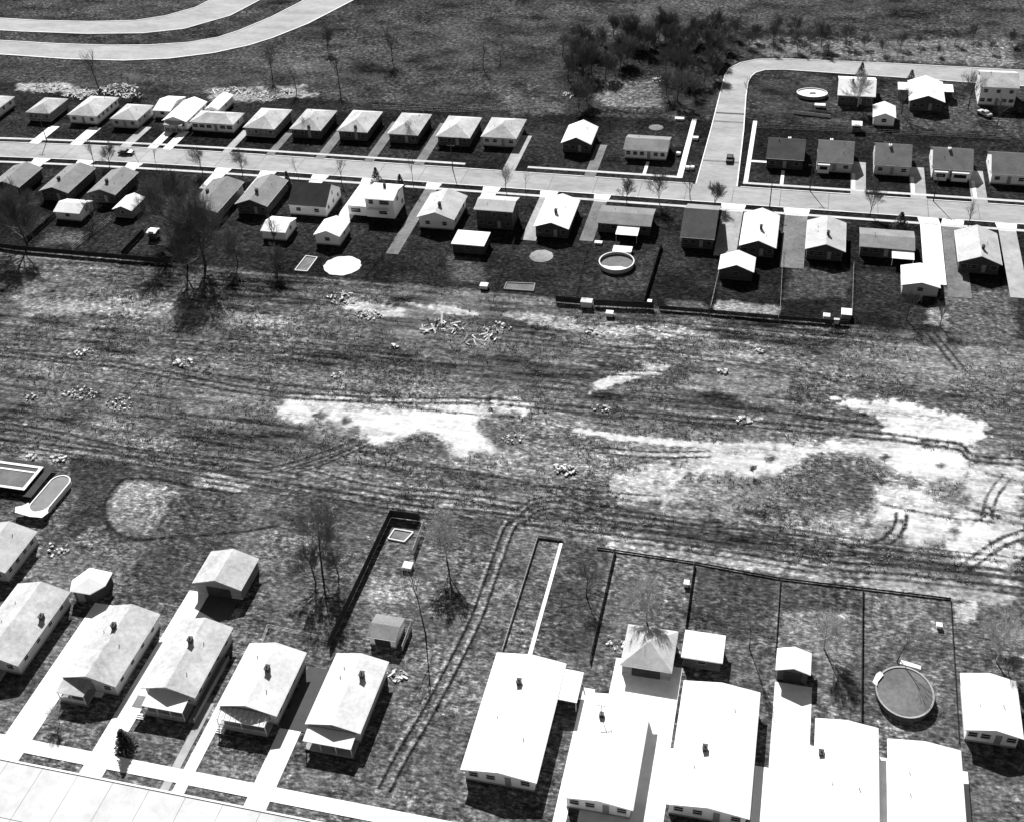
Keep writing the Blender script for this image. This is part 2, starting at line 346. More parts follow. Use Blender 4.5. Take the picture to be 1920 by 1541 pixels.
cb = me.attributes.new('speckle', 'FLOAT', 'POINT'); cb.data.foreach_set('value', spk.astype(np.float32))
ca = me.attributes.new('soil_tone', 'FLOAT', 'POINT'); ca.data.foreach_set('value', tone.astype(np.float32))
G = bpy.data.materials.new('grass_and_soil'); G.use_nodes = True; n = G.node_tree; L = n.links; b = n.nodes['Principled BSDF']
b.inputs['Roughness'].default_value = 1; b.inputs['Specular IOR Level'].default_value = 0.0
at_ = n.nodes.new('ShaderNodeAttribute'); at_.attribute_name = 'soil_tone'
tc = n.nodes.new('ShaderNodeTexCoord')
def gn(scale, det, ro, st=(1, 1, 1)):
    mp = n.nodes.new('ShaderNodeMapping'); mp.inputs['Scale'].default_value = st; L.new(tc.outputs['Object'], mp.inputs[0])
    t = n.nodes.new('ShaderNodeTexNoise'); t.inputs['Scale'].default_value = scale; t.inputs['Detail'].default_value = det; t.inputs['Roughness'].default_value = ro
    L.new(mp.outputs[0], t.inputs['Vector']); return t
a1 = gn(0.7, 9, 0.8); a2 = gn(2.2, 3, 0.65, (0.4, 1, 1))
def mth(op, x, y):
    q = n.nodes.new('ShaderNodeMath'); q.operation = op
    for i, k in enumerate((x, y)):
        if isinstance(k, (int, float)): q.inputs[i].default_value = k
        else: L.new(k, q.inputs[i])
    return q.outputs[0]
sm = mth('ADD', mth('MULTIPLY', a1.outputs[0], 0.6), mth('MULTIPLY', a2.outputs[0], 0.4))
as_ = n.nodes.new('ShaderNodeAttribute'); as_.attribute_name = 'speckle'
ex = mth('POWER', 2.718, mth('MULTIPLY', mth('MULTIPLY', mth('SUBTRACT', sm, 0.51), 14.0), as_.outputs['Fac']))      # high-contrast speckle of grass tufts
k = n.nodes.new('ShaderNodeMapRange'); k.inputs['From Min'].default_value = 0.18; k.inputs['From Max'].default_value = 0.5; k.inputs['To Min'].default_value = 1; k.inputs['To Max'].default_value = 0.18
L.new(at_.outputs['Fac'], k.inputs[0])
fac = mth('ADD', mth('MULTIPLY', mth('SUBTRACT', ex, 1.0), k.outputs[0]), 1.0)
out = mth('MINIMUM', mth('MULTIPLY', at_.outputs['Fac'], fac), 0.8)
L.new(out, b.inputs['Base Color'])
bp = n.nodes.new('ShaderNodeBump'); bp.inputs['Strength'].default_value = 0.7; bp.inputs['Distance'].default_value = 0.12
L.new(sm, bp.inputs['Height']); L.new(bp.outputs[0], b.inputs['Normal'])
me.materials.append(G)
gob = bpy.data.objects.new('ground', me); COL.objects.link(gob); struct(gob)

# ------------------------------------------------------------------ streets, kerbs, pavements, driveways
def bend(x): return -0.0004*(x+150)**2 if x < -150 else 0.0
def strip(mb, x0, x1, ya, yb, z, bendy=True, step=6):
    n = max(1, int((x1-x0)/step)); 
    for i in range(n):
        a = x0+(x1-x0)*i/n; b = x0+(x1-x0)*(i+1)/n; da = bend(a) if bendy else 0; db = bend(b) if bendy else 0
        mb.slab([(a, ya+da, z), (b, ya+db, z) if False else (b, ya+db, z), (b, yb+db, z), (a, yb+da, z)], 0.2)
def flat_obj(name, quads, z, M, parent=None):
    mb = MB()
    for q in quads: mb.slab([(p[0], p[1], z) for p in q], 0.2)
    o = mb.build(name, M, parent); return struct(o) if not parent else o
def seamless(name, loops, z, M):            # one clean sheet from a polyline pair
    lo, hi = loops; v = [(p[0], p[1], z) for p in lo]+[(p[0], p[1], z) for p in hi]; n = len(lo)
    mb = MB(); mb.add(v, [(i, i+1, n+i+1, n+i) for i in range(n-1)]); return struct(mb.build(name, M))
X = [x for x in range(-345, 101, 5)]
seamless('street', ([(x, 275.0+bend(x)) for x in X], [(x, 284.6+bend(x)) for x in X]), 0.02, STREETM)
# side road with its bend to the east
outer = [(-23.6, 284.6), (-23.0, 320), (-22.8, 344), (-22.6, 360), (-21.6, 366), (-18.5, 371), (-13.2, 374.6), (-4, 376), (30, 376), (110, 374)]
inner = [(-12.4, 284.6), (-13.4, 320), (-14.6, 344), (-14.8, 355), (-14.2, 360), (-13.0, 363.4), (-10.2, 366), (-4, 367), (30, 365), (110, 360)]
seamless('side_road', (outer, inner), 0.024, STREETM)
# curved road top left
lo = [(-340, 350), (-300, 348.6), (-280, 348.2), (-256, 347.2), (-234, 348.3), (-218, 352), (-204, 358.7), (-194, 367), (-188, 374.8), (-180, 390), (-170, 420)]
hi = [(-340, 362), (-300, 361), (-287, 360.8), (-268, 360.3), (-248, 361), (-232, 363), (-218, 367), (-209, 373), (-204, 380), (-197, 395), (-188, 424)]
seamless('curving_road', (lo, hi), 0.024, STREETM)
lo2 = [(-340, 372), (-290, 370.5), (-262, 371), (-240, 374), (-226, 380), (-214, 395), (-206, 425)]
hi2 = [(-340, 384), (-290, 382), (-268, 383), (-250, 386), (-240, 392), (-232, 402), (-226, 425)]
seamless('second_carriageway', (lo2, hi2), 0.024, STREETM)
def kerb(name, pts, w=0.28, h=0.14, M=CONC):
    mb = MB()
    for a, b in zip(pts[:-1], pts[1:]):
        dx, dy = b[0]-a[0], b[1]-a[1]; l = math.hypot(dx, dy); nx_, ny_ = -dy/l*w/2, dx/l*w/2
        mb.slab([(a[0]-nx_, a[1]-ny_, h), (b[0]-nx_, b[1]-ny_, h), (b[0]+nx_, b[1]+ny_, h), (a[0]+nx_, a[1]+ny_, h)], h+0.1)
    return struct(mb.build(name, M))
kerb('kerb', outer); kerb('kerb', inner); kerb('kerb', lo, .5); kerb('kerb', hi, .4); kerb('kerb', lo2, .4); kerb('kerb', hi2, .4)
# driveways: (px, py at street edge, width, end y, material, lit)
ND = [(65,268,3.4,297,CONC),(146,268,4,297,CONC),(234,276,3.4,299,CONC2),(284,279,3,296,CONC),(312,281,3,297,CONC),(424,286,2.6,300,CONC2),(505,292,2.6,300,GRAVEL),(596,302,3,313,GRAVEL),(690,305,3,312,GRAVEL),(786,307,3,313,GRAVEL),(952,323,3.6,308,CONC2),(1108,325,3.2,305,GRAVEL),(1609,360,4.0,304,CONC2),(1722,366,4.0,303,CONC2),(1836,372,4.0,303,CONC2)]
SD = [(70,306,4.6,262,CONC),(154,309,4.6,262,CONC),(241,319,4,262,CONC),(414,323,4,262,CONC),(498,329,4,258,CONC),(594,339,4,266,CONC),(690,345,4.4,246,CONC),(810,352,3.4,236,GRAVEL),(919,359,4,262,CONC),(1028,365,4,248,CONC2),(1128,372,3.6,250,GRAVEL),(1374,393,5.5,248,CONC2),(1493,404,5.8,245,GRAVEL),(1744,418,5.0,243,CONC),(1785,425,5.2,238,GRAVEL),(1890,440,4.2,240,CONC2)]
gapsN = []; gapsS = []
for i, (px, py, wd, ye, M) in enumerate(ND):
    x = at(px, py)[0]; gapsN.append((x-wd/2, x+wd/2)); d = bend(x)
    flat_obj('driveway', [[(x-wd/2, 284.6+d), (x+wd/2, 284.6+d), (x+wd/2, ye+d), (x-wd/2, ye+d)]], 0.032, M)
for i, (px, py, wd, ye, M) in enumerate(SD):
    x = at(px, py)[0]; gapsS.append((x-wd/2, x+wd/2)); d = bend(x)
    y1 = 275+d
    flat_obj('driveway', [[(x-wd/2, ye), (x+wd/2, ye), (x+wd/2, 271), (x-wd/2, 271)]], 0.032, M)
    flat_obj('driveway_apron', [[(x-wd/2, 271), (x+wd/2, 271), (x+wd/2+.6, y1), (x-wd/2-.6, y1)]], 0.036, CONC)
def runs(gaps, x0, x1):
    out = []; c = x0
    for a, b in sorted(gaps):
        if a > c: out.append((c, min(a, x1)))
        c = max(c, b)
    if c < x1: out.append((c, x1))
    return [r for r in out if r[1]-r[0] > .5]
for side, y, gp in (('n', 284.7, gapsN+[(-24.5, -11.5)]), ('s', 274.9, gapsS)):
    mb = MB()
    for a, b in runs(gp, -345, 100): strip(mb, a, b, y-.13, y+.13, .13)
    struct(mb.build('kerb', CONC))
SWK = mat('sidewalk_concrete', .45, .2, .8, .1)
def walk(name, x0, x1, y0, y1, z=0.042, M=CONC, bendy=True):
    mb = MB(); strip(mb, x0, x1, y0, y1, z, bendy); return struct(mb.build(name, M))
walk('sidewalk', -345, -90.5, 286.9, 288.0, M=SWK); walk('sidewalk', -72, -27.9, 287.5, 288.6, M=SWK); walk('sidewalk', -11, 100, 286.6, 287.7, M=SWK)
walk('sidewalk', -345, 100, 271.2, 272.3, M=SWK)
flat_obj('sidewalk', [[(-10.9, 287.7), (-9.7, 287.7), (-9.9, 327), (-11.1, 327)]], 0.043, CONC)
flat_obj('sidewalk', [[(-29.3, 287.7), (-27.7, 287.7), (-27.9, 326), (-29.3, 326)]], 0.043, CONC)
def pathway(name, pts, z, M):
    return flat_obj(name, [[at(*p) for p in pts]], z, M)
for (px, py, ww, ye, M) in ((1208,326,.9,296,CONC),(1466,341,.9,296,CONC),(1600,352,.9,297,CONC),(1712,360,.9,297,CONC),(1828,366,.9,297,CONC),(167,250,.8,296,CONC)):
    x = at(px, py)[0]; flat_obj('front_path', [[(x-ww/2, 287.7+bend(x)), (x+ww/2, 287.7+bend(x)), (x+ww/2, ye), (x-ww/2, ye)]], 0.038, M)
flat_obj('front_path', [[(-9.7, 300), (-2, 300), (-2, 301.1), (-9.7, 301.1)]], 0.039, CONC)
for x0_, x1_, yy, M in ((-22.7, -13.6, at(1360,213)[1], ASPH), (-22.9, -13.5, at(1360,229)[1], GRAVEL), (-23.2, -12.7, at(1345,303)[1], GRAVEL)):
    flat_obj('road_patch', [[(x0_, yy-.5), (x1_, yy-.5), (x1_, yy+.5), (x0_, yy+.5)]], 0.03, M)
for i in range(24):
    x = -240+i*12.6; flat_obj('road_joint', [[(x, 275.2+bend(x)), (x+.16, 275.2+bend(x)), (x+.16, 284.4+bend(x)), (x, 284.4+bend(x))]], 0.0235, GRAVEL)
for i in range(40):
    x = -230+i*6.1; flat_obj('road_joint', [[(x, 62.5), (x+.07, 62.5), (x+.07, 80.3), (x, 80.3)]], 0.0235, GRAVEL)
flat_obj('road_joint', [[(-340, 71.4), (98, 71.4), (98, 71.5), (-340, 71.5)]], 0.0275, GRAVEL)
# near side
FY = at(180, 1401)[1]
struct(flat_obj('near_street', [[(-345, 62), (100, 62), (100, 80.5), (-345, 80.5)]], 0.02, mat('worn_street_concrete', 0.5, .2, .5, .1)))
walk('sidewalk', -345, 100, FY-3.2, FY-.8, .046, CONC, False)
walk('kerb', -345, 100, 80.4, 80.7, .13, CONC, False)
for nm, pts, M in (
    ('driveway', [(22,1371),(22,1440),(60,1440),(262,1143),(236,1143)], CONC),
):
    pass
def drive(x0, x1, y0, y1, M, z=0.034): return flat_obj('driveway', [[(x0, y0), (x1, y0), (x1, y1), (x0, y1)]], z, M)
#NEARDRIVES
def segx(p): return at(*p)[0]
drive(-111.4, -106.5, 80.6, 113, CONC); drive(-95.8, -91.9, 80.6, 119, CONC); drive(-94.0, -86, 119, 125, CONC2); drive(-91.8, -86, 113.5, 118.9, ASPH)
drive(-82.0, -80.6, 80.6, 97, CONC2); drive(-80.0, -78.0, 80.6, 100, CONC)
drive(-68.2, -64.6, 80.6, 94.8, CONC); drive(-68.2, -63.0, 94.8, 107.2, ASPH)
drive(-22.5, -20.6, 80.6, 112, CONC); drive(-19.0, -6.8, 80.6, 103.5, CONC, .036); drive(-18.3, -7.4, 103.5, 119, CONC)
drive(5.4, 13.2, 80.6, 103, CONC); drive(7.4, 13.2, 103, 119.2, CONC); drive(13.2, 36, 80.6, 108.2, CONC, .033); drive(-10.4, -7.4, 80.6, 103.5, CONC2, .033); 
flat_obj('garden_path', [[at(988,1232), at(996,1232), at(1055,1018), at(1049,1018)]], .036, CONC)

# ------------------------------------------------------------------ houses
def wall_boxes(mb, x0, x1, y0, y1, z0, z1): mb.box(x0, x1, y0, y1, z0, z1)
def window(parent, x, y, z, wd, ht, face, trim=FRAME):
    """frame with a recessed pane on a wall; face is -y, +x or -x"""
    f = MB(); p = MB(); t = .09; a, b = wd/2, ht/2
    def bar(u0, u1, v0, v1, d0, d1, mb):
        if face == '-y': mb.box(x+u0, x+u1, y-d1, y-d0, z+v0, z+v1)
        elif face == '+x': mb.box(x+d0, x+d1, y+u0, y+u1, z+v0, z+v1)
        else: mb.box(x-d1, x-d0, y+u0, y+u1, z+v0, z+v1)
    bar(-a-t, -a, -b-t, b+t, .0, .07, f); bar(a, a+t, -b-t, b+t, .0, .07, f)
    bar(-a, a, b, b+t, .0, .07, f); bar(-a, a, -b-t, -b, .0, .11, f)
    bar(-a, a, -.03, .03, .02, .06, f)
    bar(-a, a, -b, -.03, .002, .02, p); bar(-a, a, .03, b, .002, .02, p)
    fo = f.build('window', trim, parent); p.build('pane', GLASS, fo); return fo
def door(parent, x, y, z0, face='-y', wd=.95, M=DOORM):
    d = MB()
    if face == '-y': d.box(x-wd/2, x+wd/2, y-.05, y-.002, z0, z0+2.05); h = (x+wd*.35, y-.09)
    else: d.box(x+.002, x+.05, y-wd/2, y+wd/2, z0, z0+2.05); h = (x+.08, y)
    o = d.build('door', M, parent); k = MB(); k.box(h[0]-.03, h[0]+.03, h[1]-.03, h[1]+.03, z0+.95, z0+1.05); k.build('handle', STEEL, o)
def roof_geom(kind, x0, x1, y0, y1, ze, tp, t=.16):
    mb = MB()
    cx, cy = (x0+x1)/2, (y0+y1)/2; wx, wy = x1-x0, y1-y0
    if kind == 'gy':
        zr = ze+tp*wx/2
        mb.slab([(x0, y0, ze), (cx, y0, zr), (cx, y1, zr), (x0, y1, ze)], t); mb.slab([(cx, y0, zr), (x1, y0, ze), (x1, y1, ze), (cx, y1, zr)], t)
    elif kind == 'gx':
        zr = ze+tp*wy/2
        mb.slab([(x0, y0, ze), (x1, y0, ze), (x1, cy, zr), (x0, cy, zr)], t); mb.slab([(x0, cy, zr), (x1, cy, zr), (x1, y1, ze), (x0, y1, ze)], t)
    elif kind == 'flat':
        zr = ze+.12; mb.slab([(x0, y0, ze), (x1, y0, ze), (x1, y1, zr), (x0, y1, zr)], .22)
    else:
        if kind == 'pyr' or abs(wx-wy) < .8: h = min(wx, wy)/2; zr = ze+tp*h; r0 = (cx, cy, zr); r1 = (cx, cy, zr)
        elif wx < wy: h = wx/2; zr = ze+tp*h; r0 = (cx, y0+h, zr); r1 = (cx, y1-h, zr)
        else: h = wy/2; zr = ze+tp*h; r0 = (x0+h, cy, zr); r1 = (x1-h, cy, zr)
        A, B, C_, D = (x0, y0, ze), (x1, y0, ze), (x1, y1, ze), (x0, y1, ze)
        lo = [(p[0], p[1], ze-t) for p in (A, B, C_, D)]
        if r0 == r1: mb.add([A, B, C_, D, r0]+lo, [(0, 1, 4), (1, 2, 4), (2, 3, 4), (3, 0, 4), (8, 7, 6, 5), (0, 5, 6, 1), (1, 6, 7, 2), (2, 7, 8, 3), (3, 8, 5, 0)])
        else:
            fs = [(0, 1, 4), (1, 2, 5, 4), (2, 3, 5), (3, 0, 4, 5)] if wx < wy else [(0, 1, 5, 4), (1, 2, 5), (2, 3, 4, 5), (3, 0, 4)]
            mb.add([A, B, C_, D, r0, r1]+lo, fs+[(9, 8, 7, 6), (0, 6, 7, 1), (1, 7, 8, 2), (2, 8, 9, 3), (3, 9, 6, 0)])
    return mb, zr
def house(label, FL, FR, BK, kind='hip', roof=R_WHITE, wall=W_PALE, ze=3.0, pitch=20, chim=None, nf=3, nr=3, nl=0, ov=.45,
          name='bungalow', cat='house', group=None, y1=None, y0=None, dr=True, front_windows=None, doorm=DOORM, ww=1.3, wh=1.0, chh=.75, chm=None, vent=True, gdoor=False, x0=None, x1=None):
    if x0 is None: x0 = at(*FL, ze)[0]
    if x1 is None: x1 = at(*FR, ze)[0]
    if y0 is None: y0 = (at(*FL, ze)[1]+at(*FR, ze)[1])/2
    if y1 is None: y1 = at(*BK, ze)[1]
    cx, cy = (x0+x1)/2, (y0+y1)/2
    t = empty(name, (cx, cy, 0), label, cat, group)
    X0, X1, Y0, Y1 = x0-cx, x1-cx, y0-cy, y1-cy; tp = math.tan(math.radians(pitch))
    rm, zr = roof_geom(kind, X0, X1, Y0, Y1, ze, tp); ro = rm.build('roof', roof, t)
    a0, a1, b0, b1 = X0+ov, X1-ov, Y0+ov, Y1-ov; th = .16
    wb = MB()
    if kind == 'gy':
        zw = ze-th+ov*tp-.004; zt = zr-th-.006
        wb.add([(a0, b0, 0), (a1, b0, 0), (a1, b0, zw), (0, b0, zt), (a0, b0, zw), (a0, b1, 0), (a1, b1, 0), (a1, b1, zw), (0, b1, zt), (a0, b1, zw)],
               [(0, 1, 2, 3, 4), (9, 8, 7, 6, 5), (1, 6, 7, 2), (5, 0, 4, 9)])
    elif kind == 'gx':
        zw = ze-th+ov*tp-.004; zt = zr-th-.006
        wb.add([(a0, b0, 0), (a0, b1, 0), (a0, b1, zw), (a0, 0, zt), (a0, b0, zw), (a1, b0, 0), (a1, b1, 0), (a1, b1, zw), (a1, 0, zt), (a1, b0, zw)],
               [(4, 3, 2, 1, 0), (5, 6, 7, 8, 9), (0, 5, 9, 4), (6, 1, 2, 7)])
    else: wb.box(a0, a1, b0, b1, 0, ze-th-.004 if kind != 'flat' else ze-.224)
    wo = wb.build('wall', wall, t)
    trim = FRAME if wall not in (W_BRICK,) else W_GREY
    fd = MB(); fd.box(a0-.04, a1+.04, b0-.04, b1+.04, 0, .35); fd.build('foundation', CONC2 if wall is not W_BRICK else CHIM, t)
    W_ = a1-a0; D_ = b1-b0; zc = 1.75
    if gdoor:
        g = MB(); gw = min(W_*.6, 4.6); g.box(-gw/2, gw/2, b0-.06, b0-.002, .02, 2.2); gd = g.build('garage_door', FRAME if gdoor == 1 else DWOOD, t)
        for q in range(1, 4):
            k = MB(); k.box(-gw/2, gw/2, b0-.085, b0-.06, .02+q*.54, .05+q*.54); k.build('door_rail', FRAME if gdoor == 1 else DWOOD, gd)
    else:
        k = nf+(1 if dr else 0)
        for i in range(k):
            x = a0+W_*(i+.5)/k
            if dr and i == k//2: door(t, x, b0, .35, '-y', M=doorm)
            else: window(t, x, b0, zc, ww if W_/k > ww+.5 else .8, wh, '-y', trim)
    for i in range(nr): window(t, a1, b0+D_*(i+.6)/(nr+.2), zc+.1, 1.0, .9, '+x', trim)
    for i in range(nl): window(t, a0, b0+D_*(i+.6)/(nl+.2), zc+.1, 1.0, .9, '-x', trim)
    if chim:
        hz = zr if True else ze; c = at(chim[0], chim[1], zr+.3); x, y = c[0]-cx, c[1]-cy
        x = max(X0+.8, min(X1-.8, x)); y = max(Y0+.8, min(Y1-.8, y))
        zb = {'gy': zr-abs(x)*tp, 'gx': zr-abs(y)*tp}.get(kind, zr-max(0, max(abs(x), abs(y)-max(0, (D_-W_)/2))*tp))
        c = MB(); c.box(x-.32, x+.32, y-.42, y+.42, zb-.3, zb+chh); c.box(x-.4, x+.4, y-.5, y+.5, zb+chh, zb+chh+.12); ch = c.build('chimney', chm or CHIM, ro)
        q = MB(); q.tube((x, y, zb+chh+.12), (x, y, zb+chh+.4), .13, .11, 8); q.build('flue', CHIM, ch)
    if vent and kind != 'flat':
        for k in range(2):
            vx = (X1-X0)*rnd.choice((-.22, .2)); vy = (Y1-Y0)*rnd.uniform(-.3, .3)
            if kind == 'gy': zb = zr-abs(vx)*tp
            elif kind == 'gx': zb = zr-abs(vy)*tp
            else: zb = zr-abs(vx)*tp if X1-X0 < Y1-Y0 else zr-abs(vy)*tp; 
            q = MB(); q.tube((vx, vy, zb-.2), (vx, vy, zb+.4), .07, .07, 6); q.build('vent_pipe', STEEL, ro)
    gt = MB()
    if kind in ('gy', 'hip'): gt.box(X0-.09, X0-.003, Y0, Y1, ze-.15, ze-.04); g2 = MB(); g2.box(X1+.003, X1+.09, Y0, Y1, ze-.15, ze-.04); g2.build('gutter', FRAME, t)
    else: gt.box(X0, X1, Y0-.09, Y0-.003, ze-.15, ze-.04)
    gt.build('gutter', FRAME, t)
    t['_d'] = 0; del t['_d']
    return t, dict(x0=X0, x1=X1, y0=Y0, y1=Y1, a0=a0, a1=a1, b0=b0, b1=b1, zr=zr, cx=cx, cy=cy, ze=ze)
def porch(t, g, u0, u1, dep, z0=2.5, z1=2.95, M=R_BRIGHT, posts=3, deck=True, rail=False, railm=FRAME):
    """lean-to porch roof on posts in front of the house"""
    x0 = g['a0']+(g['a1']-g['a0'])*u0; x1 = g['a0']+(g['a1']-g['a0'])*u1; y1 = g['b0']-.06; y0 = y1-dep
    p = MB(); p.slab([(x0, y0, z0), (x1, y0, z0), (x1, y1, z1), (x0, y1, z1)], .12); po = p.build('porch_roof', M, t)
    for i in range(posts):
        x = x0+.15+(x1-x0-.3)*i/max(1, posts-1); q = MB(); q.box(x-.06, x+.06, y0+.12, y0+.24, .3, z0-.125+.12*(z1-z0)/dep); q.build('porch_post', FRAME, t)
    if deck:
        q = MB(); q.box(x0, x1, y0, y1-.0, .02, .32); q.build('porch_floor', CONC2, t)
    if rail:
        q = MB(); q.box(x0, x1, y0+.02, y0+.08, 1.1, 1.18)
        n = int((x1-x0)/.25)
        for i in range(n+1): x = x0+.02+(x1-x0-.04)*i/n; q.box(x-.015, x+.015, y0+.03, y0+.07, .32, 1.1)
        q.build('railing', railm, t)
def steps(t, x, y, n=3, wd=1.4):
    s = MB()
    for i in range(n): s.box(x-wd/2, x+wd/2, y-.3*(i+1), y-.3*i-.001, 0, .33*(n-i)/n)
    s.build('step', CONC, t)

GN = 'houses along the north side of the far street'
# ---- north row, left of the side road
house('far bungalow cut by the left photo edge, white hip roof and dark side windows', (-45,214), (5,219), (56,182), 'hip', R_WHITE, W_WHITE, group=GN, x0=-262, x1=-251.5, y0=295, y1=308)
house('far bungalow second from the left edge, white roof, grey front gable porch', (49,210), (90,215), (133,186), 'hip', R_WORN, W_GREY, group=GN, nr=2)
t, g = house('far bungalow with bright white walls, five side windows and a long white hip roof', (125,216), (180,219), (221,183), 'hip', R_WHITE, W_WHITE, nf=2, nr=5, group=GN)
house('far bungalow with pale roof and shaded grey walls, right of the five-windowed white one', (206,223), (255,227), (289,198), 'hip', R_PALE, W_PALE, group=GN, nf=2)
t, g = house('far white bungalow with small front posts, its white roof touching a garage behind', (303,227), (349,229), (370,190), 'gy', R_BRIGHT, W_WHITE, nf=2, nr=4, group=GN)
porch(t, g, .1, .95, 2.2, M=R_WHITE, posts=4)
t, g = house('wide far ranch house with row of dark windows in its bright white front', (354,230), (437,234), (450,212), 'hip', R_WHITE, W_WHITE, nf=5, nr=1, group=GN, ww=1.7)
house('far hip-roofed house with a white awning at its back right corner', (455,240), (514,243), (546,206), 'hip', R_WHITE, W_GREY, group=GN)
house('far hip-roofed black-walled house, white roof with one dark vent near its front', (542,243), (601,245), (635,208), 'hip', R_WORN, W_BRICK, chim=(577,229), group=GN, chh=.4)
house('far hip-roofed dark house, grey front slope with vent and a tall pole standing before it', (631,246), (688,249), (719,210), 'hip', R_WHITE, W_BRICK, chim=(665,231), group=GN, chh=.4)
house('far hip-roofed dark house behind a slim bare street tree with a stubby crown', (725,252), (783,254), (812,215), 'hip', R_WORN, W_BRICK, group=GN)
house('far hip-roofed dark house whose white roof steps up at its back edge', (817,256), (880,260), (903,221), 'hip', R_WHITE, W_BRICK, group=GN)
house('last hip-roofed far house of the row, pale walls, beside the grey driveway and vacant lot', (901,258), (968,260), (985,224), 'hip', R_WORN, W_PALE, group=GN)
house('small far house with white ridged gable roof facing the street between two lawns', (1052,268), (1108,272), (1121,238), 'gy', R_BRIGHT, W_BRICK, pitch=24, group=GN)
t, g = house('far ranch house with pale grey roof and white front, beside the side road corner', (1168,281), (1252,284), (1253,257), 'gx', R_GREY, W_WHITE, pitch=16, nf=5, nr=1, group=GN, ww=1.1)
# ---- row east of the side road
GE = 'storey-and-a-half houses east of the side road'
def cape(label, FL, FR, BK, wall, chim, win=2, dark=False, x0=None, x1=None, y0=None, y1=None, stoop=None):
    t, g = house(label, FL, FR, BK, 'gx', R_MID if not dark else R_DARK, wall, ze=3.1, pitch=25, chim=chim, nf=win, nr=1, nl=2, name='cottage', group=GE, ov=.25, chh=.25, chm=W_WHITE, x0=x0, x1=x1, y0=y0, y1=y1)
    c = t.children[0]
    if stoop:
        for u0, u1 in stoop:
            xx0 = g['a0']+(g['a1']-g['a0'])*u0; xx1 = g['a0']+(g['a1']-g['a0'])*u1
            b = MB(); b.box(xx0, xx1, g['b0']-1.1, g['b0']-.045, .02, 2.5); b.slab([(xx0-.1, g['b0']-1.25, 2.62), (xx1+.1, g['b0']-1.25, 2.62), (xx1+.1, g['b0']-.01, 2.85), (xx0-.1, g['b0']-.01, 2.85)], .1); bo = b.build('bay', W_WHITE, t)
            q = MB(); q.box(xx0+.5, xx1-.5, g['b0']-1.14, g['b0']-1.102, 1.1, 2.1); q.build('pane', GLASS, bo)
    return t, g
cape('dark cottage with the darkest roof of its row, nearest to the side road corner', (1436,299), (1508,299), (1509,262), W_BRICK, (1481,257), dark=True)
cape('grey-roofed cottage with white entry wall at left and white awning behind its ridge', (1531,304), (1600,306), (1603,266), W_PALE, (1560,258), stoop=[(.03, .36)])
cape('grey-roofed cottage, white gable end and plain dark front, third from the side road', (1639,310), (1709,312), (1712,272), W_PALE, (1670,270))
cape('grey-roofed cottage with two white window bays in its front', (1748,316), (1825,321), (1825,280), W_WHITE, (1781,277), stoop=[(.05, .38), (.5, .92)])
cape('grey-roofed cottage cut by the right photo edge, white gable end', (1859,326), (1930,330), (1925,288), W_WHITE, None, x0=at(1859,326,3.1)[0], x1=at(1859,326,3.1)[0]+9.6)
# ---- top right block
GT = 'houses on the bend of the side road'
house('white-roofed house on the side road bend, a bare tree fanning over its front slope', (1570,180), (1642,181), (1656,147), 'gx', R_BRIGHT, W_BRICK, ze=3.2, pitch=18, group=GT, chim=(1600,150), vent=False)
t, g = house('white-roofed house with gabled front and side wings east of the round-roofed garage', (1705,190), (1772,192), (1783,155), 'gy', R_BRIGHT, W_BRICK, ze=3.2, pitch=20, group=GT)
for sgn in (-1, 1):
    a = g['x1'] if sgn > 0 else g['x0']-3; b = MB(); b.slab([(a+.01, 1.0, 2.9), (a+2.99, 1.0, 2.9), (a+2.99, 6.5, 3.0), (a+.01, 6.5, 3.0)], .15); bo = b.build('wing_roof', R_BRIGHT, t)
    b = MB(); b.box(a+.3, a+2.7, 1.3, 6.2, 0, 2.74); b.build('wing_wall', W_BRICK, t)
t, g = house('two-storey white house with small square windows at the right photo edge', (1838,163), (1912,166), (1912,135), 'gx', R_WHITE, W_WHITE, ze=6.0, pitch=18, nf=4, nr=0, nl=2, name='two_storey_house', group=GT)
for i in range(3): window(t, g['a0']+1.5+i*(g['a1']-g['a0']-3)/2, g['b0'], 4.6, 1.1, 1.0, '-y')

def garage(label, FL, FR, BK, kind='gy', roof=R_BRIGHT, wall=W_WHITE, ze=2.6, pitch=22, nr=1, gd=False, name='garage', **k):
    return house(label, FL, FR, BK, kind, roof, wall, ze=ze, pitch=pitch, nf=1, nr=nr, ov=.3, name=name, cat='garage', dr=False, gdoor=gd, vent=False, group=k.pop('group', 'garages and sheds behind the houses'), **k)
garage('small white garage with softly rounded white roof beside the top right houses', (1637,220), (1680,222), (1680,199), 'gy', R_BRIGHT, W_WHITE, ze=2.8)
garage('white-roofed garage squeezed behind the porch-fronted far bungalow', (285,208), (320,209), (330,181), 'gx', R_BRIGHT, W_WHITE, pitch=14)
garage('white garage with rounded door end behind the wide far ranch house', (385,204), (408,208), (427,178), 'gy', R_BRIGHT, W_WHITE)

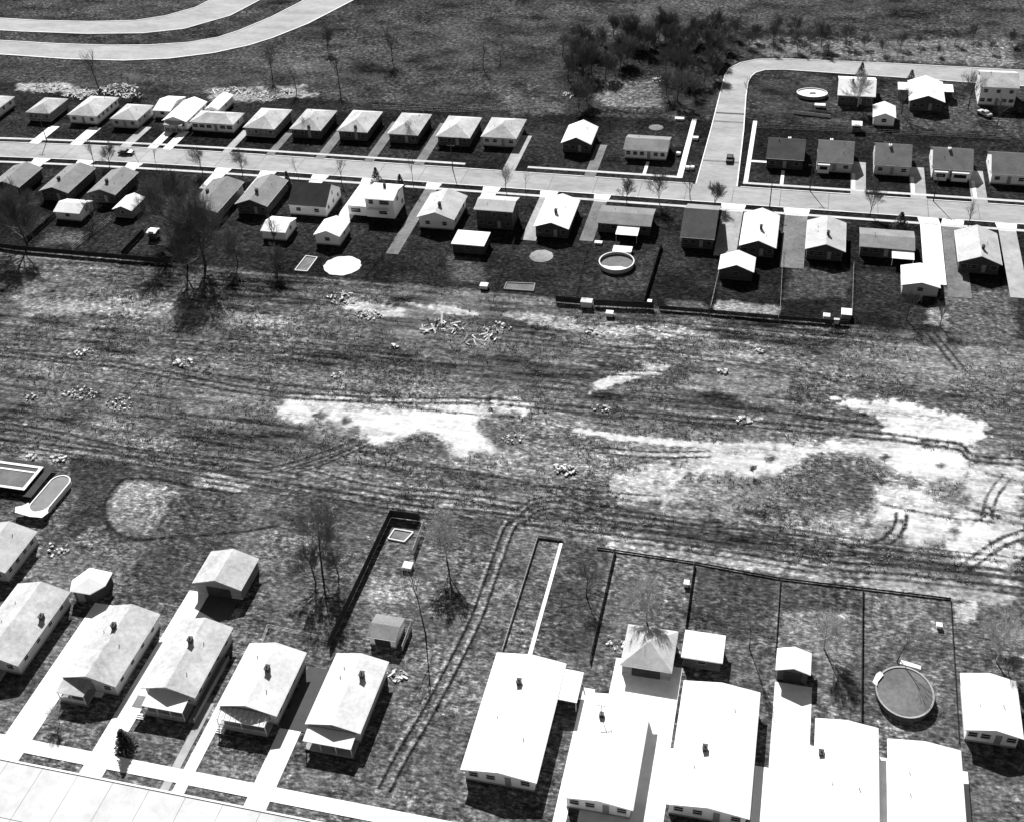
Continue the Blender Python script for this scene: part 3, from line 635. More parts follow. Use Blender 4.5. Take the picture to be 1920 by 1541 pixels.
# ---- middle row, south of the far street
GM = 'houses along the south side of the far street'
house('grey-roofed house cut by the left edge, nearest the far street corner of its row', (-16,342), (35,352), (84,315), 'gy', R_GREY, W_BRICK, pitch=18, group=GM, x0=at(35,352,3)[0]-9.5, y0=at(35,352,3)[1])
house('grey gabled house, chimney low on its left slope, white hexagonal shed behind it', (73,358), (126,363), (178,315), 'gy', R_GREY, W_BRICK, pitch=18, chim=(110,335), group=GM)
house('grey gabled house with white slim garage behind, left of the big bare trees', (164,361), (214,367), (260,323), 'gy', R_GREY, W_BRICK, pitch=18, chim=(200,340), group=GM)
house('dark low house veiled by the crowns of the big bare trees', (346,394), (406,400), (443,340), 'gy', R_MID, W_GREY, pitch=16, chim=(388,356), group=GM)
house('grey gabled house with lone chimney just right of the big bare trees', (442,381), (498,390), (537,338), 'gy', R_GREY, W_BRICK, pitch=20, chim=(481,358), group=GM)
t, g = house('dark-roofed cottage with tall white gable end and two windows in its white back wall', (541,382), (609,392), (614,349), 'gx', R_DARK, W_WHITE, ze=3.0, pitch=34, nf=2, nr=3, dr=False, name='cottage', group=GM, ov=.25, vent=False)
window(t, g['a1'], 0, 4.4, .8, .9, '+x')
t, g = house('gabled house with pale front wall, two corner windows, grey roof and single chimney', (781,408), (851,413), (872,367), 'gy', R_PALE, W_WHITE, ze=3.3, pitch=20, chim=(824,383), nf=2, nr=3, dr=False, group=GM, ww=1.2)
t, g = house('dark two-storey house with pale roof between two driveways', (888,394), (962,397), (966,370), 'gx', R_PALE, W_BRICK, ze=5.6, pitch=14, nf=3, nr=1, name='two_storey_house', group=GM)
for i in range(3): window(t, g['a0']+1.5+i*(g['a1']-g['a0']-3)/2, g['b0'], 4.3, 1.1, 1.0, '-y', W_GREY)
house('gabled house with dazzling white roof and one dark chimney on its right slope', (1000,426), (1066,430), (1079,375), 'gy', R_BRIGHT, W_BRICK, pitch=19, chim=(1042,396), group=GM)
t, g = house('low dark-roofed ranch house with a white awning over its back patio', (1117,418), (1221,424), (1227,392), 'gx', R_MID, W_BRICK, pitch=9, group=GM, nf=4)
b = MB(); b.slab([(-1.4, g['y0']-4.2, 2.35), (4.3, g['y0']-4.2, 2.35), (4.3, g['b0']-.1, 2.66), (-1.4, g['b0']-.1, 2.66)], .08); b.build('awning', R_BRIGHT, t)
for xx in (-1.2, 4.1): b = MB(); b.box(xx-.05, xx+.05, g['y0']-4.1, g['y0']-4.0, .0, 2.26); b.build('awning_post', FRAME, t)
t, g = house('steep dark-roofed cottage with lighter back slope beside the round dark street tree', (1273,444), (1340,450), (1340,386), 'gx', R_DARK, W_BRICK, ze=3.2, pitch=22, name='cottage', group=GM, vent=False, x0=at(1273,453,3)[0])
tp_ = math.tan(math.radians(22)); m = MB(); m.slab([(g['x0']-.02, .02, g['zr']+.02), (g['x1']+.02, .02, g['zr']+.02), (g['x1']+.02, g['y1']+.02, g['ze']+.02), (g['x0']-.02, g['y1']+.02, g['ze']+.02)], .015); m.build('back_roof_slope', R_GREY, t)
house('gabled house with large white roof and chimney above a white-roofed garage', (1386,461), (1455,466), (1461,404), 'gy', R_BRIGHT, W_BRICK, pitch=22, chim=(1427,426), group=GM)
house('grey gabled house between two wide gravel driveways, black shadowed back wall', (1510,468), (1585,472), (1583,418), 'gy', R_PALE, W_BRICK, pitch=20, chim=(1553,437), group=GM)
t, g = house('long low grey-roofed ranch beside the bright white driveway, white edge on its roof', (1611,462), (1716,469), (1737,436), 'gx', R_GREY, W_BRICK, pitch=10, group=GM, nf=4)
b = MB(); b.slab([(1.2, g['y0']-3.4, 2.3), (6.4, g['y0']-3.4, 2.3), (6.4, g['b0']-.1, 2.62), (1.2, g['b0']-.1, 2.62)], .08); b.build('awning', R_BRIGHT, t)
for xx in (1.4, 6.2): b = MB(); b.box(xx-.05, xx+.05, g['y0']-3.3, g['y0']-3.2, .0, 2.21); b.build('awning_post', FRAME, t)
house('grey gabled house rightmost of the middle row, white door post at its left side', (1797,492), (1879,497), (1872,438), 'gy', R_PALE, W_BRICK, pitch=22, chim=(1844,463), group=GM)
# the big white two-storey house
x0, y0 = at(683, 373, 6)[0], at(700, 427, 0)[1]
A = at(683,373,5.6); B_ = at(737,375,5.6); Bk = at(759,347,5.6)
cx, cy = (A[0]+B_[0])/2, (A[1]+Bk[1])/2
t = empty('two_storey_house', (cx, cy, 0), 'big all-white two-storey house with lower left wing and rows of back windows', 'house', GM)
w2 = (B_[0]-A[0])/2; d2 = (Bk[1]-A[1])/2
m, zr = roof_geom('gx', -w2-.3, w2+.3, -d2, d2, 5.6, math.tan(math.radians(12))); ro = m.build('roof', R_BRIGHT, t)
m = MB(); m.box(-w2, w2, -d2+.3, d2-.3, 0, 5.45); m.build('wall', W_WHITE, t)
m = MB(); m.box(-w2-5.4, -w2-.01, -d2+.6, d2-1.5, 0, 2.85); m.build('wing_wall', W_WHITE, t)
m = MB(); m.slab([(-w2-5.7, -d2+.3, 3.0), (-w2-.01, -d2+.3, 3.0), (-w2-.01, d2-1.2, 3.4), (-w2-5.7, d2-1.2, 3.4)], .15); m.build('wing_roof', R_BRIGHT, t)
for xx, zz, ww_ in ((-w2+1.6, 4.6, 1.2), (w2-2.6, 4.6, 2.6), (w2-3.2, 1.7, 2.2)): window(t, xx, -d2+.3, zz, ww_, 1.1, '-y')
window(t, -w2-3.2, -d2+.6, 1.6, 2.6, 1.2, '-y'); window(t, w2, -1, 4.4, 1.2, 1.1, '+x'); window(t, w2, 2.5, 1.8, 1.2, 1.1, '+x')
m = MB(); m.box(-.35, .35, .8, 1.4, zr-.4, zr+.9); m.build('chimney', CHIM, ro)
m = MB(); m.box(-w2+.6, w2-1.4, -d2-.9, -d2+.28, 2.75, 2.9); bo = m.build('balcony', FRAME, t)
m = MB()
for i in range(18): xx = -w2+.65+(2*w2-2.1)*i/17; m.box(xx-.03, xx+.03, -d2-.87, -d2-.81, 2.9, 3.8)
m.box(-w2+.6, w2-1.4, -d2-.9, -d2-.8, 3.8, 3.87); m.build('railing', FRAME, bo)
# ---- garages and sheds of the middle row
garage('bright white broad-roofed shed behind the low-chimney grey house at the far left', (105,392), (150,407), (166,380), 'gx', R_BRIGHT, W_WHITE, pitch=18, y1=at(125,373,2.6)[1], x1=at(166,385,2.6)[0])
garage('slim white gabled garage left of the big bare trees', (211,392), (245,397), (271,370), 'gy', R_BRIGHT, W_GREY, ze=2.5)
garage('tiny white-roofed shed at the foot of the big bare trees', (273,437), (291,438), (296,428), 'gx', R_BRIGHT, W_BRICK, ze=2.1, nr=0, pitch=10, name='shed')
garage('white garage with a bare tree scratching over its right side', (488,433), (535,437), (554,409), 'gx', R_BRIGHT, W_WHITE, ze=2.6, pitch=14)
garage('white gabled garage with one dark back window next to the big white house', (588,440), (636,445), (652,415), 'gy', R_BRIGHT, W_WHITE, ze=2.9)
garage('white garage with split two-panel roof beside the dark two-storey house', (846,456), (907,463), (911,436), 'flat', R_BRIGHT, W_BRICK, ze=2.7, nr=0)
garage('white gabled garage below the house with the large white roof', (1347,505), (1413,512), (1417,483), 'gy', R_BRIGHT, W_BRICK, ze=2.7)
garage('white garage at the foot of the bright white driveway', (1691,536), (1763,539), (1758,503), 'gy', R_BRIGHT, W_PALE, ze=2.7, pitch=14, nr=0)
garage('small white garden shed behind the grey-roofed cottage row', (1597,236), (1617,236), (1617,228), 'gx', R_BRIGHT, W_BRICK, ze=2.2, nr=0, pitch=12, name='shed')

# ---- near left row
GL = 'near houses at the lower left'
def near(label, FL, FR, BK, **k):
    return house(label, FL, FR, BK, k.pop('kind', 'gy'), k.pop('roof', R_WHITE), k.pop('wall', W_PALE), ze=3.0, group=GL, nf=2, nr=4, **k)
near('house corner with grey roof and pale side rail at the left edge below the pools', None, None, None, x0=-140, x1=-129.4, y0=114, y1=124.8, pitch=18, roof=R_PALE)
t, g = near('near white-roofed house cut by the left photo edge, porch gable at its front', None, None, None, x0=-125.4, x1=-115.0, y0=95.5, y1=112.2, pitch=17, chim=(74,1148), ov=.5)
porch(t, g, .1, .7, 2.6, 2.6, 3.0, M=R_WHITE)
t, g = near('near mottled white-roofed house with small boxed front porch, second from left', (118,1266), (221,1292), (286,1148), pitch=17, chim=(213,1172), x1=-96.6)
porch(t, g, -.02, .55, 3.0, 2.55, 3.0, M=R_WHITE); 
b = MB(); xa = g['a0']; b.box(xa, xa+4.6, g['b0']-2.9, g['b0']-2.8, .32, 1.2); b.build('porch_wall', W_PALE, t); steps(t, xa+5.5, g['b0']-.05)
t, g = near('near white-roofed house with white front deck, tall chimney and bushy shrub by its drive', (263,1291), (365,1306), (430,1176), pitch=17, chim=(357,1200), y1=110.3)
porch(t, g, .12, .95, 3.2, 2.5, 2.95, M=R_BRIGHT, posts=4, rail=True)
b = MB(); b.slab([(g['a0']-.6, g['b0']-3.6, 2.3), (g['a0']+1.4, g['b0']-3.6, 2.3), (g['a0']+1.4, g['b0']-1.4, 2.45), (g['a0']-.6, g['b0']-1.4, 2.45)], .1); b.build('entry_canopy', R_GREY, t); steps(t, g['a0']+.4, g['b0']-3.3)
b = MB(); b.box(g['a1']+1.15, g['a1']+1.2, g['b0']-3.2, g['b0']+10, .32, 1.1); b.box(g['a1']+.05, g['a1']+1.2, g['b0']-3.2, g['b0']+10, .05, .3); b.build('side_deck', W_GREY, t)
t, g = near('near bright-roofed house with slatted white porch roof beside the dark asphalt drive', (410,1317), (515,1348), (571,1222), pitch=15, chim=(501,1252), roof=R_LIGHT, y1=107.7)
porch(t, g, .0, .92, 2.4, 2.5, 2.9, M=R_BRIGHT, rail=True); steps(t, g['a0']+.6, g['b0']-2.5)
b = MB()
for i in range(9): b.box(g['a0']+.2+i*1.0, g['a0']+.26+i*1.0, g['b0']-2.45, g['b0']-.12, 2.93, 3.0)
b.box(g['a0'], g['a1']-.6, g['b0']-.3, g['b0']-.2, 3.0, 3.1); b.build('porch_lattice', W_GREY, t)
t, g = near('near bright-roofed house rightmost of the left group, tall chimney with long shadow', (574,1356), (666,1374), (736,1241), pitch=13, chim=(678,1263), roof=R_LIGHT, wall=W_PALE, x0=-63.2, x1=-54.2)
porch(t, g, .0, .98, 3.0, 2.35, 2.85, M=R_BRIGHT, posts=4)
b = MB(); b.box(g['x0']+.1, g['x1']-.1, g['y0']-.12, g['y0']-.02, 2.9, 3.05); b.build('eave_board', W_GREY, t)
HX = [(-2.4, -3.0), (1.6, -3.0), (3.3, -.6), (3.0, 2.6), (-1.8, 2.9), (-3.4, -.6)]
t = empty('shed', (-113.0, 115.6, 0), 'white six-sided garden shed with dark corner opening behind the leftmost near houses', 'shed', 'near garages')
m = MB(); m.add([(x, y, 2.6) for x, y in HX]+[(0, 0, 3.5)]+[(x, y, 2.45) for x, y in HX], [(i, (i+1) % 6, 6) for i in range(6)]+[(i, 7+i, 7+(i+1) % 6, (i+1) % 6) for i in range(6)]+[(12, 11, 10, 9, 8, 7)]); m.build('roof', R_BRIGHT, t)
m = MB(); m.prism([(x*.88, y*.88) for x, y in HX], 0, 2.44); m.build('wall', W_BRICK, t)
m = MB(); m.box(-1.5, 0, -2.75, -2.66, .05, 2.1); m.build('door', DOORM, t)
t, g = garage('big white hip-roofed garage with open shadowed front at the end of the white drive', (361,1089), (443,1105), (482,1064), 'gy', R_WHITE, W_GREY, ze=2.8, pitch=19, nr=0, x0=-94.3, x1=-85.0, y0=118.5, y1=126.4, gd=2, group='near garages')
garage('small grey-roofed shed with white front panels and dark doorway at the fence end', (690,1196), (753,1206), (747,1151), 'gx', R_GREY, W_WHITE, ze=2.3, pitch=14, nr=0, gd=2, name='shed', x0=-59.8, x1=-54.6, y0=113.4, y1=118.5, group='near garages')
# ---- near right row
GR = 'near white-roofed houses at the lower right'
def nr_(label, x0, x1, y0, y1, kind='gy', pitch=9, chim=None, **k):
    return house(label, None, None, None, kind, R_BRIGHT, k.pop('wall', W_WHITE), ze=3.0, pitch=pitch, chim=chim, nf=3, nr=4, x0=x0, x1=x1, y0=y0, y1=y1, group=GR, **k)
t, g = nr_('near broad white-roofed house beside the rutted dirt track, one small black chimney', -37.2, -25.7, 91.5, 113.9, chim=(973,1277), chh=.6)
b = MB(); b.slab([(g['x1']+.01, g['y1']-7, 2.85), (g['x1']+3.1, g['y1']-7, 2.7), (g['x1']+3.1, g['y1']-1, 2.75), (g['x1']+.01, g['y1']-1, 2.9)], .14); b.build('breezeway_roof', R_BRIGHT, t)
for yy in (g['y1']-6.7, g['y1']-1.4): b = MB(); b.box(g['x1']+2.8, g['x1']+2.95, yy, yy+.15, 0, 2.55); b.build('breezeway_post', FRAME, t)
t, g = nr_('near white-roofed house with rooftop aerial between the breezeway house and the hip garage', -21.4, -11.2, 90, 109.0, vent=False)
c = at(1128,1335,4.4); b = MB(); X_, Y_ = c[0]-g['cx'], c[1]-g['cy']
b.tube((X_, Y_, 3.4), (X_, Y_, 6.2), .06, .05, 6); b.box(X_-.9, X_+.9, Y_-.03, Y_+.03, 6.0, 6.06)
for i in range(5): b.box(X_-.8+i*.4-.02, X_-.8+i*.4+.02, Y_-.5, Y_+.5, 6.061, 6.09)
b.box(X_-.35, X_+.35, Y_-.35, Y_+.35, 3.5, 4.2); b.build('aerial', BLACKM, t)
t, g = nr_('near white-roofed house directly below the flat white garage, two small roof vents', -6.7, 5.1, 92, 114.3, chim=(1322,1400), chh=.6)
nr_('near white-roofed house just below the arched-front garage, cut by the photo bottom', 13.7, 22.8, 92, 111.2, chim=(1541,1405), chh=.3)
nr_('near white-roofed house below the big round pool, cut by the photo bottom', 24.2, 34.5, 94, 109.6)
house('near white-roofed house right edge of the photo with three roof vents in a row', None, None, None, 'gy', R_BRIGHT, W_WHITE, ze=3.0, pitch=14, nf=3, nr=2, x0=35.4, x1=43.6, y0=113.4, y1=124.2, group=GR)
garage('grey pyramid-roofed garage with shadowed front on the white concrete yard', (1162,1245), (1261,1261), (1272,1181), 'pyr', R_PALE, W_GREY, ze=2.6, pitch=22, nr=0, gd=2, x0=-17.2, x1=-8.8, y0=115.7, y1=124.3, group='near garages')
garage('flat white-roofed garage right of the pyramid-roofed one', (1277,1231), (1355,1242), (1362,1192), 'flat', R_BRIGHT, W_BRICK, ze=2.6, nr=0, group='near garages')
garage('narrow white-roofed garage with arched dark front opening onto a white drive', None, None, None, 'gy', R_BRIGHT, W_BRICK, ze=2.6, pitch=20, nr=0, gd=2, x0=7.3, x1=12.6, y0=119.5, y1=124.0, group='near garages')

# ------------------------------------------------------------------ fences
def fence(label, pts, kind='wire', h=1.2, M=None, group=None, sp=2.4, world=False):
    P = [p if world else at(*p) for p in pts]
    M = M or {'wire': STEEL, 'board': DWOOD, 'pale': PWOOD}[kind]
    t = empty('fence', (P[0][0], P[0][1], 0), label, 'fence', group); ox, oy = P[0]
    n_ = 0
    pm = MB(); panel = MB()
    for a, b in zip(P[:-1], P[1:]):
        L_ = math.hypot(b[0]-a[0], b[1]-a[1]); n = max(1, int(L_/sp)); ux, uy = (b[0]-a[0])/L_, (b[1]-a[1])/L_
        for i in range(n+1):
            x, y = a[0]+(b[0]-a[0])*i/n-ox, a[1]+(b[1]-a[1])*i/n-oy
            if n_ < 60: q = MB(); q.tube((x, y, -.2), (x, y, h+.05), .05, .05, 6); q.build('post', M, t); n_ += 1
        ax, ay, bx, by = a[0]-ox, a[1]-oy, b[0]-ox, b[1]-oy
        if kind == 'wire':
            for z in (h, h*.5, .1): panel.tube((ax, ay, z), (bx, by, z), .02, .02, 4)
            s = .45; k = int(L_/s)
            for i in range(k): 
                x, y = ax+ux*s*i, ay+uy*s*i; panel.tube((x, y, .08), (x+ux*s, y+uy*s, h), .008, .008, 3); panel.tube((x+ux*s, y+uy*s, .08), (x, y, h), .008, .008, 3)
        else:
            bw_ = .16; k = int(L_/bw_); nx_, ny_ = -uy*.02, ux*.02
            for i in range(k):
                x, y = ax+ux*bw_*i, ay+uy*bw_*i; x2, y2 = x+ux*bw_*.96, y+uy*bw_*.96; hh = h+rnd.uniform(-.03, .03)
                panel.prism([(x-nx_, y-ny_), (x2-nx_, y2-ny_), (x2+nx_, y2+ny_), (x+nx_, y+ny_)], .04, hh)
    panel.build('mesh_panel' if kind == 'wire' else 'board_panel', M, t)
    return t
fence('tall dark board fence, long diagonal run from near house to field and back return', [(618,1212),(733,969),(788,976)], 'board', 1.9)
fence('short pale board fence stub right of the dark privacy fence return', [(796,985),(776,1038)], 'board', 1.6, PWOOD)
fence('short white panel fence beside the small grey-roofed shed', [(755,1219),(771,1177)], 'board', 1.3, PWOOD)
fence('low white rail fence round the yard corner behind the slatted-porch house', [(492,1206),(503,1176),(615,1200)], 'wire', .9, PWOOD, sp=3)
fence('dark back fence behind the far left middle yards', [(-30,460),(27,469),(325,495)], 'board', 1.5)
fence('dark back fence behind the middle yard with the large pool', [(1042,566),(1098,571)], 'board', 1.7)
fence('dark back fence run right of the grey panel gap, below the large far pool', [(1113,573),(1225,579)], 'board', 1.7)
fence('long dark back fence below the white gabled garage at right', [(1236,580),(1330,588),(1460,599),(1592,610)], 'board', 1.1)
fence('dark side fence right of the yard with the large far pool', [(1207,570),(1240,462)], 'board', 1.4)
fence('dark diagonal side fence ending at the tiny shed', [(229,481),(270,438)], 'board', 1.5)
fence('dark diagonal side fence below the broad white shed', [(52,452),(108,402)], 'board', 1.3)
fence('wire side fence right of the slim garage yard', [(135,470),(210,412)], 'wire', 1.2)
fence('wire side fence right of the yard with the white disc', [(680,524),(744,441)], 'wire', 1.2, DWOOD)
fence('wire side fence left of the split-roofed garage yard', [(803,524),(845,462)], 'wire', 1.2, DWOOD)
fence('wire side fence left of the white gabled garage at right', [(1332,580),(1348,510)], 'wire', 1.2)
fence('wire side fence between the white-roofed and grey gabled right houses', [(1462,592),(1468,470)], 'wire', 1.2)
fence('wire side fence left of the ranch with the bright driveway', [(1597,592),(1600,500)], 'wire', 1.2)
fence('dark back fence of the lower right yards, from the pyramid garage yard to the right', [(1120,1028),(1150,1032),(1302,1055),(1462,1085),(1616,1103),(1782,1123)], 'board', .4, DWOOD, sp=3)
fence('dark side fence left of the pyramid-roofed garage', [(1106,1240),(1153,1034)], 'board', .9, DWOOD)
fence('dark side fence right of the pyramid garage yard', [(1284,1185),(1302,1057)], 'board', .9, DWOOD)
fence('wire side fence behind the narrow arched garage', [(1454,1222),(1463,1088)], 'board', .5, DWOOD)
fence('straight dark side fence left of the big round pool', [(1614,1400),(1617,1104)], 'board', .7, DWOOD)
fence('thin side fence right of the big round pool', [(1798,1392),(1782,1124)], 'board', .4, DWOOD)
fence('pale thin fence beside the garden path, nearest the rutted track', [(942,1220),(1009,1006),(1056,1013)], 'board', .6, PWOOD, sp=3)
fence('wire side fence left of the large far pool yard', [(1078,566),(1100,470)], 'wire', 1.2, DWOOD)
fence('wire side fence between the split-roofed garage yard and the mottled circle', [(925,548),(965,455)], 'wire', 1.2, DWOOD)
fence('wire fence across the yards below the top right houses', [(1420,240),(1640,250),(1895,262)], 'wire', 1.2)
fence('wire fence along the back of the north yards', [(700,204),(860,211),(1040,200)], 'wire', 1.2)
fence('wire fence from the lone gabled house lot to the side road', [(1080,206),(1330,212)], 'wire', 1.2, DWOOD)
fence('short white picket fence in the yard on the side road bend', [(1487,213),(1556,221)], 'board', .9, PWOOD)

# ------------------------------------------------------------------ pools
def pool(label, c, rx, ry, h, wallm, inner, rimm=FRAME, cover=True, lvl=None, world=False, rot=0, name='round_pool', group='above-ground pools'):
    p = c if world else at(*c, 0); t = empty(name, (p[0], p[1], 0), label, 'pool', group, rot); N = 40
    ring = [(math.cos(2*math.pi*i/N), math.sin(2*math.pi*i/N)) for i in range(N)]
    if rx != ry and name == 'oval_pool':
        s = ry-rx; ring_ = lambda k, d: [((rx+d)*x, (rx+d)*y+(s if y > 0 else -s)) for x, y in ring]
    else: ring_ = lambda k, d: [((rx+d)*x, (ry+d)*y) for x, y in ring]
    def tubewall(d0, d1, z0, z1):
        a = ring_(0, d0); b = ring_(0, d1); n = len(a); v = [(x, y, z) for z in (z0, z1) for q in (a, b) for x, y in q]
        f = []
        for i in range(n):
            j = (i+1) % n; f += [(n+i, n+j, 3*n+j, 3*n+i), (j, i, 2*n+i, 2*n+j), (2*n+i, 3*n+i, 3*n+j, 2*n+j)]
        m = MB(); m.add(v, f); return m
    tubewall(-.06, 0, 0, h-.05).build('pool_wall', wallm, t); tubewall(-.16, .12, h-.045, h).build('rim', rimm, t)
    z = lvl if lvl is not None else h-.12; a = ring_(0, -.065); m = MB(); m.add([(x, y, z) for x, y in a]+[(0, 0, z-(.06 if cover else 0))], [(i, (i+1) % len(a), len(a)) for i in range(len(a))])
    m.build('cover' if cover else 'water', inner, t); return t
t = pool('big round pool with dark grey cover and broad white rim at lower right', (27.2, 120.3), 4.35, 4.9, 1.2, W_BRICK, LINER, rimm=CONC2, world=True)
m = MB(); m.prism([(-4.9, .8), (-4.3, 2.6), (-3.7, 3.2), (-3.2, 2.6), (-4.1, 1.0), (-4.2, .2)], 1.21, 1.3); m.build('deck', R_BRIGHT, t)
m = MB(); m.prism([(-.6, 5.6), (2.6, 5.0), (2.7, 5.8), (-.4, 6.4)], .9, 1.05)
ob = m.build('bench', PWOOD, None, (27.2, 120.3, 0)); tag(ob, 'white plank bench at the back edge of the big round pool', 'bench')
m = MB(); [m.box(x-.04, x+.04, y-.04, y+.04, 0, .9) for x, y in ((-.3, 6.1), (2.4, 5.4), (0, 5.9), (2.5, 5.6))]; m.build('leg', PWOOD, ob)
t = pool('round far pool with white liner heap along its front side', (1156,497), 4.3, 4.3, 1.2, W_PALE, LINER, lvl=.5)
m = MB(); m.prism([(-3.6, -1.6), (-2.5, -3.0), (0, -3.7), (2.3, -3.1), (2.9, -2.0), (1.2, -1.5), (-1.2, -2.0)], .5, .62); m.build('liner_heap', ICE, t)
pd = at(1167, 474); t = empty('pool_deck', (pd[0], pd[1], 0), 'white raised deck behind the round far pool', 'deck')
m = MB(); m.box(-2.4, 2.4, -1.4, 1.4, 1.0, 1.12); m.build('platform', R_BRIGHT, t)
for x, y in ((-2.2, -1.2), (2.2, -1.2), (-2.2, 1.2), (2.2, 1.2)): m = MB(); m.box(x-.06, x+.06, y-.06, y+.06, 0, .998); m.build('leg', PWOOD, t)
t = pool('long oblong pool with white rim and white front apron at the left edge', (-134.4, 136.4), 2.1, 5.4, 1.2, W_WHITE, WATER, cover=False, world=True, rot=math.radians(-2), name='oval_pool')
m = MB(); m.prism([(-4.4, -5.0), (-3.2, -4.4), (-2.6, -3.4), (-2.2, -3.6), (-2.0, -4.4), (0, -5.5), (1.6, -4.6), (2.2, -3.4), (2.6, -4.6), (3.0, -5.0), (2.6, -6.5), (0, -6.8), (-3.6, -6.4)], 1.215, 1.32); m.build('deck', R_BRIGHT, t)
# rectangular pool with decking at the left edge
t = empty('deck_pool', (-145.5, 139.6, 0), 'rectangular dark pool framed by pale decking at the left edge', 'pool')
m = MB()
for x0_, x1_, y0_, y1_ in ((-4.7, 5.6, 3.0, 3.6), (4.9, 5.6, -2.9, 2.99), (-4.7, 5.6, -3.5, -2.91), (-4.7, 4.89, 1.5, 1.9)): m.box(x0_, x1_, y0_, y1_, 1.3, 1.42)
m.build('rim', CONC, t); m = MB(); m.box(-4.7, 5.5, -3.4, 3.5, 0, 1.29)
m2 = MB(); m2.box(5.7, 7.6, -4.6, 4.6, .7, .8); m2.box(-4.7, 5.69, 3.7, 5.2, .7, .8); m2.build('lower_deck', DWOOD, t); m.build('pool_wall', BLACKM, t)
m = MB(); m.box(-4.6, 4.85, -2.85, 1.4, 1.295, 1.33); m.build('cover', LINER, t)
t = pool('oval far pool with bright white liner in the lawn on the side road bend', (1522,180), 4.6, 3.4, 1.1, W_GREY, ICE, lvl=.85)
m = MB(); m.prism([(-.8, -.8), (1.2, -.5), (1.0, .6), (-.5, .5)], .86, .92); m.build('cover', LINER, t)
pd = at(1537, 201); t = empty('patio_table', (pd[0], pd[1], 0), 'small white table in front of the oval far pool', 'table'); m = MB(); m.box(-1.6, 1.6, -.8, .8, .75, .82); m.build('tabletop', R_BRIGHT, t)
for x, y in ((-1.4, -.6), (1.4, -.6), (-1.4, .6), (1.4, .6)): m = MB(); m.box(x-.05, x+.05, y-.05, y+.05, 0, .748); m.build('leg', PWOOD, t)
def disc(label, c, rx, ry, M, rot=0):
    p = at(*c); m = MB(); N = 32
    m.prism([(rx*math.cos(2*math.pi*i/N)*(1+.04*math.sin(i*2.3)), ry*math.sin(2*math.pi*i/N)*(1+.04*math.cos(i*1.7))) for i in range(N)], -.1, .09)
    o = m.build('sand_circle', M, None, (p[0], p[1], 0)); o.rotation_euler.z = rot; tag(o, label, 'sand circle', 'flat circles left by pools')
disc('large flat pale circle on the dark lawn below the white garage', (642,499), 4.8, 4.6, mat('bleached_sand', .6, .12, 1, .1))
disc('smaller mottled grey circle behind the dazzling white-roofed house', (1015,481), 3.0, 3.0, mat('grey_sand', .22, .4, 1.4, .1))
disc('faint grey disc on the corner lawn beside the side road', (1230,240), 2.2, 2.0, GRAVEL)
def frame_bed(label, pts, M):
    P = [at(*p) for p in pts]; cx = sum(p[0] for p in P)/4; cy = sum(p[1] for p in P)/4; t = empty('garden_bed', (cx, cy, 0), label, 'garden bed')
    m = MB()
    for i in range(4):
        a = P[i]; b = P[(i+1) % 4]; dx, dy = b[0]-a[0], b[1]-a[1]; l = math.hypot(dx, dy); nx_, ny_ = -dy/l*.12, dx/l*.12
        m.prism([(a[0]-nx_-cx, a[1]-ny_-cy), (b[0]-nx_-cx, b[1]-ny_-cy), (b[0]+nx_-cx, b[1]+ny_-cy), (a[0]+nx_-cx, a[1]+ny_-cy)], -.05, .25+.004*i)
    m.build('edging', PWOOD if M is not LINER else W_GREY, t); m = MB(); m.prism([(p[0]-cx, p[1]-cy) for p in P], -.1, .08); m.build('soil', M, t)
frame_bed('pale framed sandpit left of the large flat pale circle', [(553,508),(576,510),(595,484),(574,481)], GRAVEL)
frame_bed('grey framed vegetable bed by the back fence below the mottled circle', [(945,543),(1000,547),(1003,533),(950,531)], LINER)
frame_bed('dark rectangular sandbox inside the tall board fence corner', [(728,1010),(758,1016),(775,998),(740,992)], GRAVEL)

# ------------------------------------------------------------------ small yard things
def boxthing(name, label, cat, c, sx, sy, h, M, lid=None, rot=0, group=None, z0=0):
    p = at(*c); m = MB(); m.box(-sx/2, sx/2, -sy/2, sy/2, z0, h*.9)
    t = empty(name, (p[0], p[1], 0), label, cat, group, rot); m.build('body', M, t); m = MB(); m.slab([(-sx/2-.08, -sy/2-.08, h*.98), (sx/2+.08, -sy/2-.08, h*.98), (sx/2+.08, sy/2+.08, h*1.04), (-sx/2-.08, sy/2+.08, h*1.04)], .08); m.build('lid', lid or M, t); return t
BG = 'small sheds and boxes by the back fences'
boxthing('storage_box', 'white storage box by the back of the split-roofed garage yard', 'box', (908,540), 1.8, 1.4, 1.0, R_BRIGHT, group=BG)
boxthing('storage_box', 'white box lying in the field just beyond the back fence', 'box', (1143,592), 1.6, 1.2, 1.0, R_BRIGHT, group=BG)
boxthing('storage_box', 'grey shed filling the gap of the back fence', 'box', (1100,574), 2.6, 1.6, 1.6, W_PALE, group=BG)
boxthing('storage_box', 'small white bin at the fence corner below the far pool', 'box', (1218,570), .9, .9, .9, R_BRIGHT, group=BG)
boxthing('storage_box', 'bright white crate left of the block shed by the right back fence', 'box', (1549,598), 1.4, 1.2, 1.1, R_BRIGHT, group=BG)
boxthing('storage_box', 'pale crate standing just outside the right back fence', 'box', (1568,606), 1.1, 1.1, .9, W_PALE, group=BG)
boxthing('storage_box', 'grey block shed with white lid at the right end of the back fence', 'box', (1586,594), 2.2, 2.4, 1.4, W_GREY, R_BRIGHT, group=BG)
boxthing('storage_box', 'white square table-like box beside the bare tree in the fenced near yard', 'box', (765,1064), 1.6, 1.5, .8, R_BRIGHT)
boxthing('storage_box', 'white bin against the side fence right of the pyramid garage yard', 'box', (1287,1097), .8, .9, .9, W_WHITE)
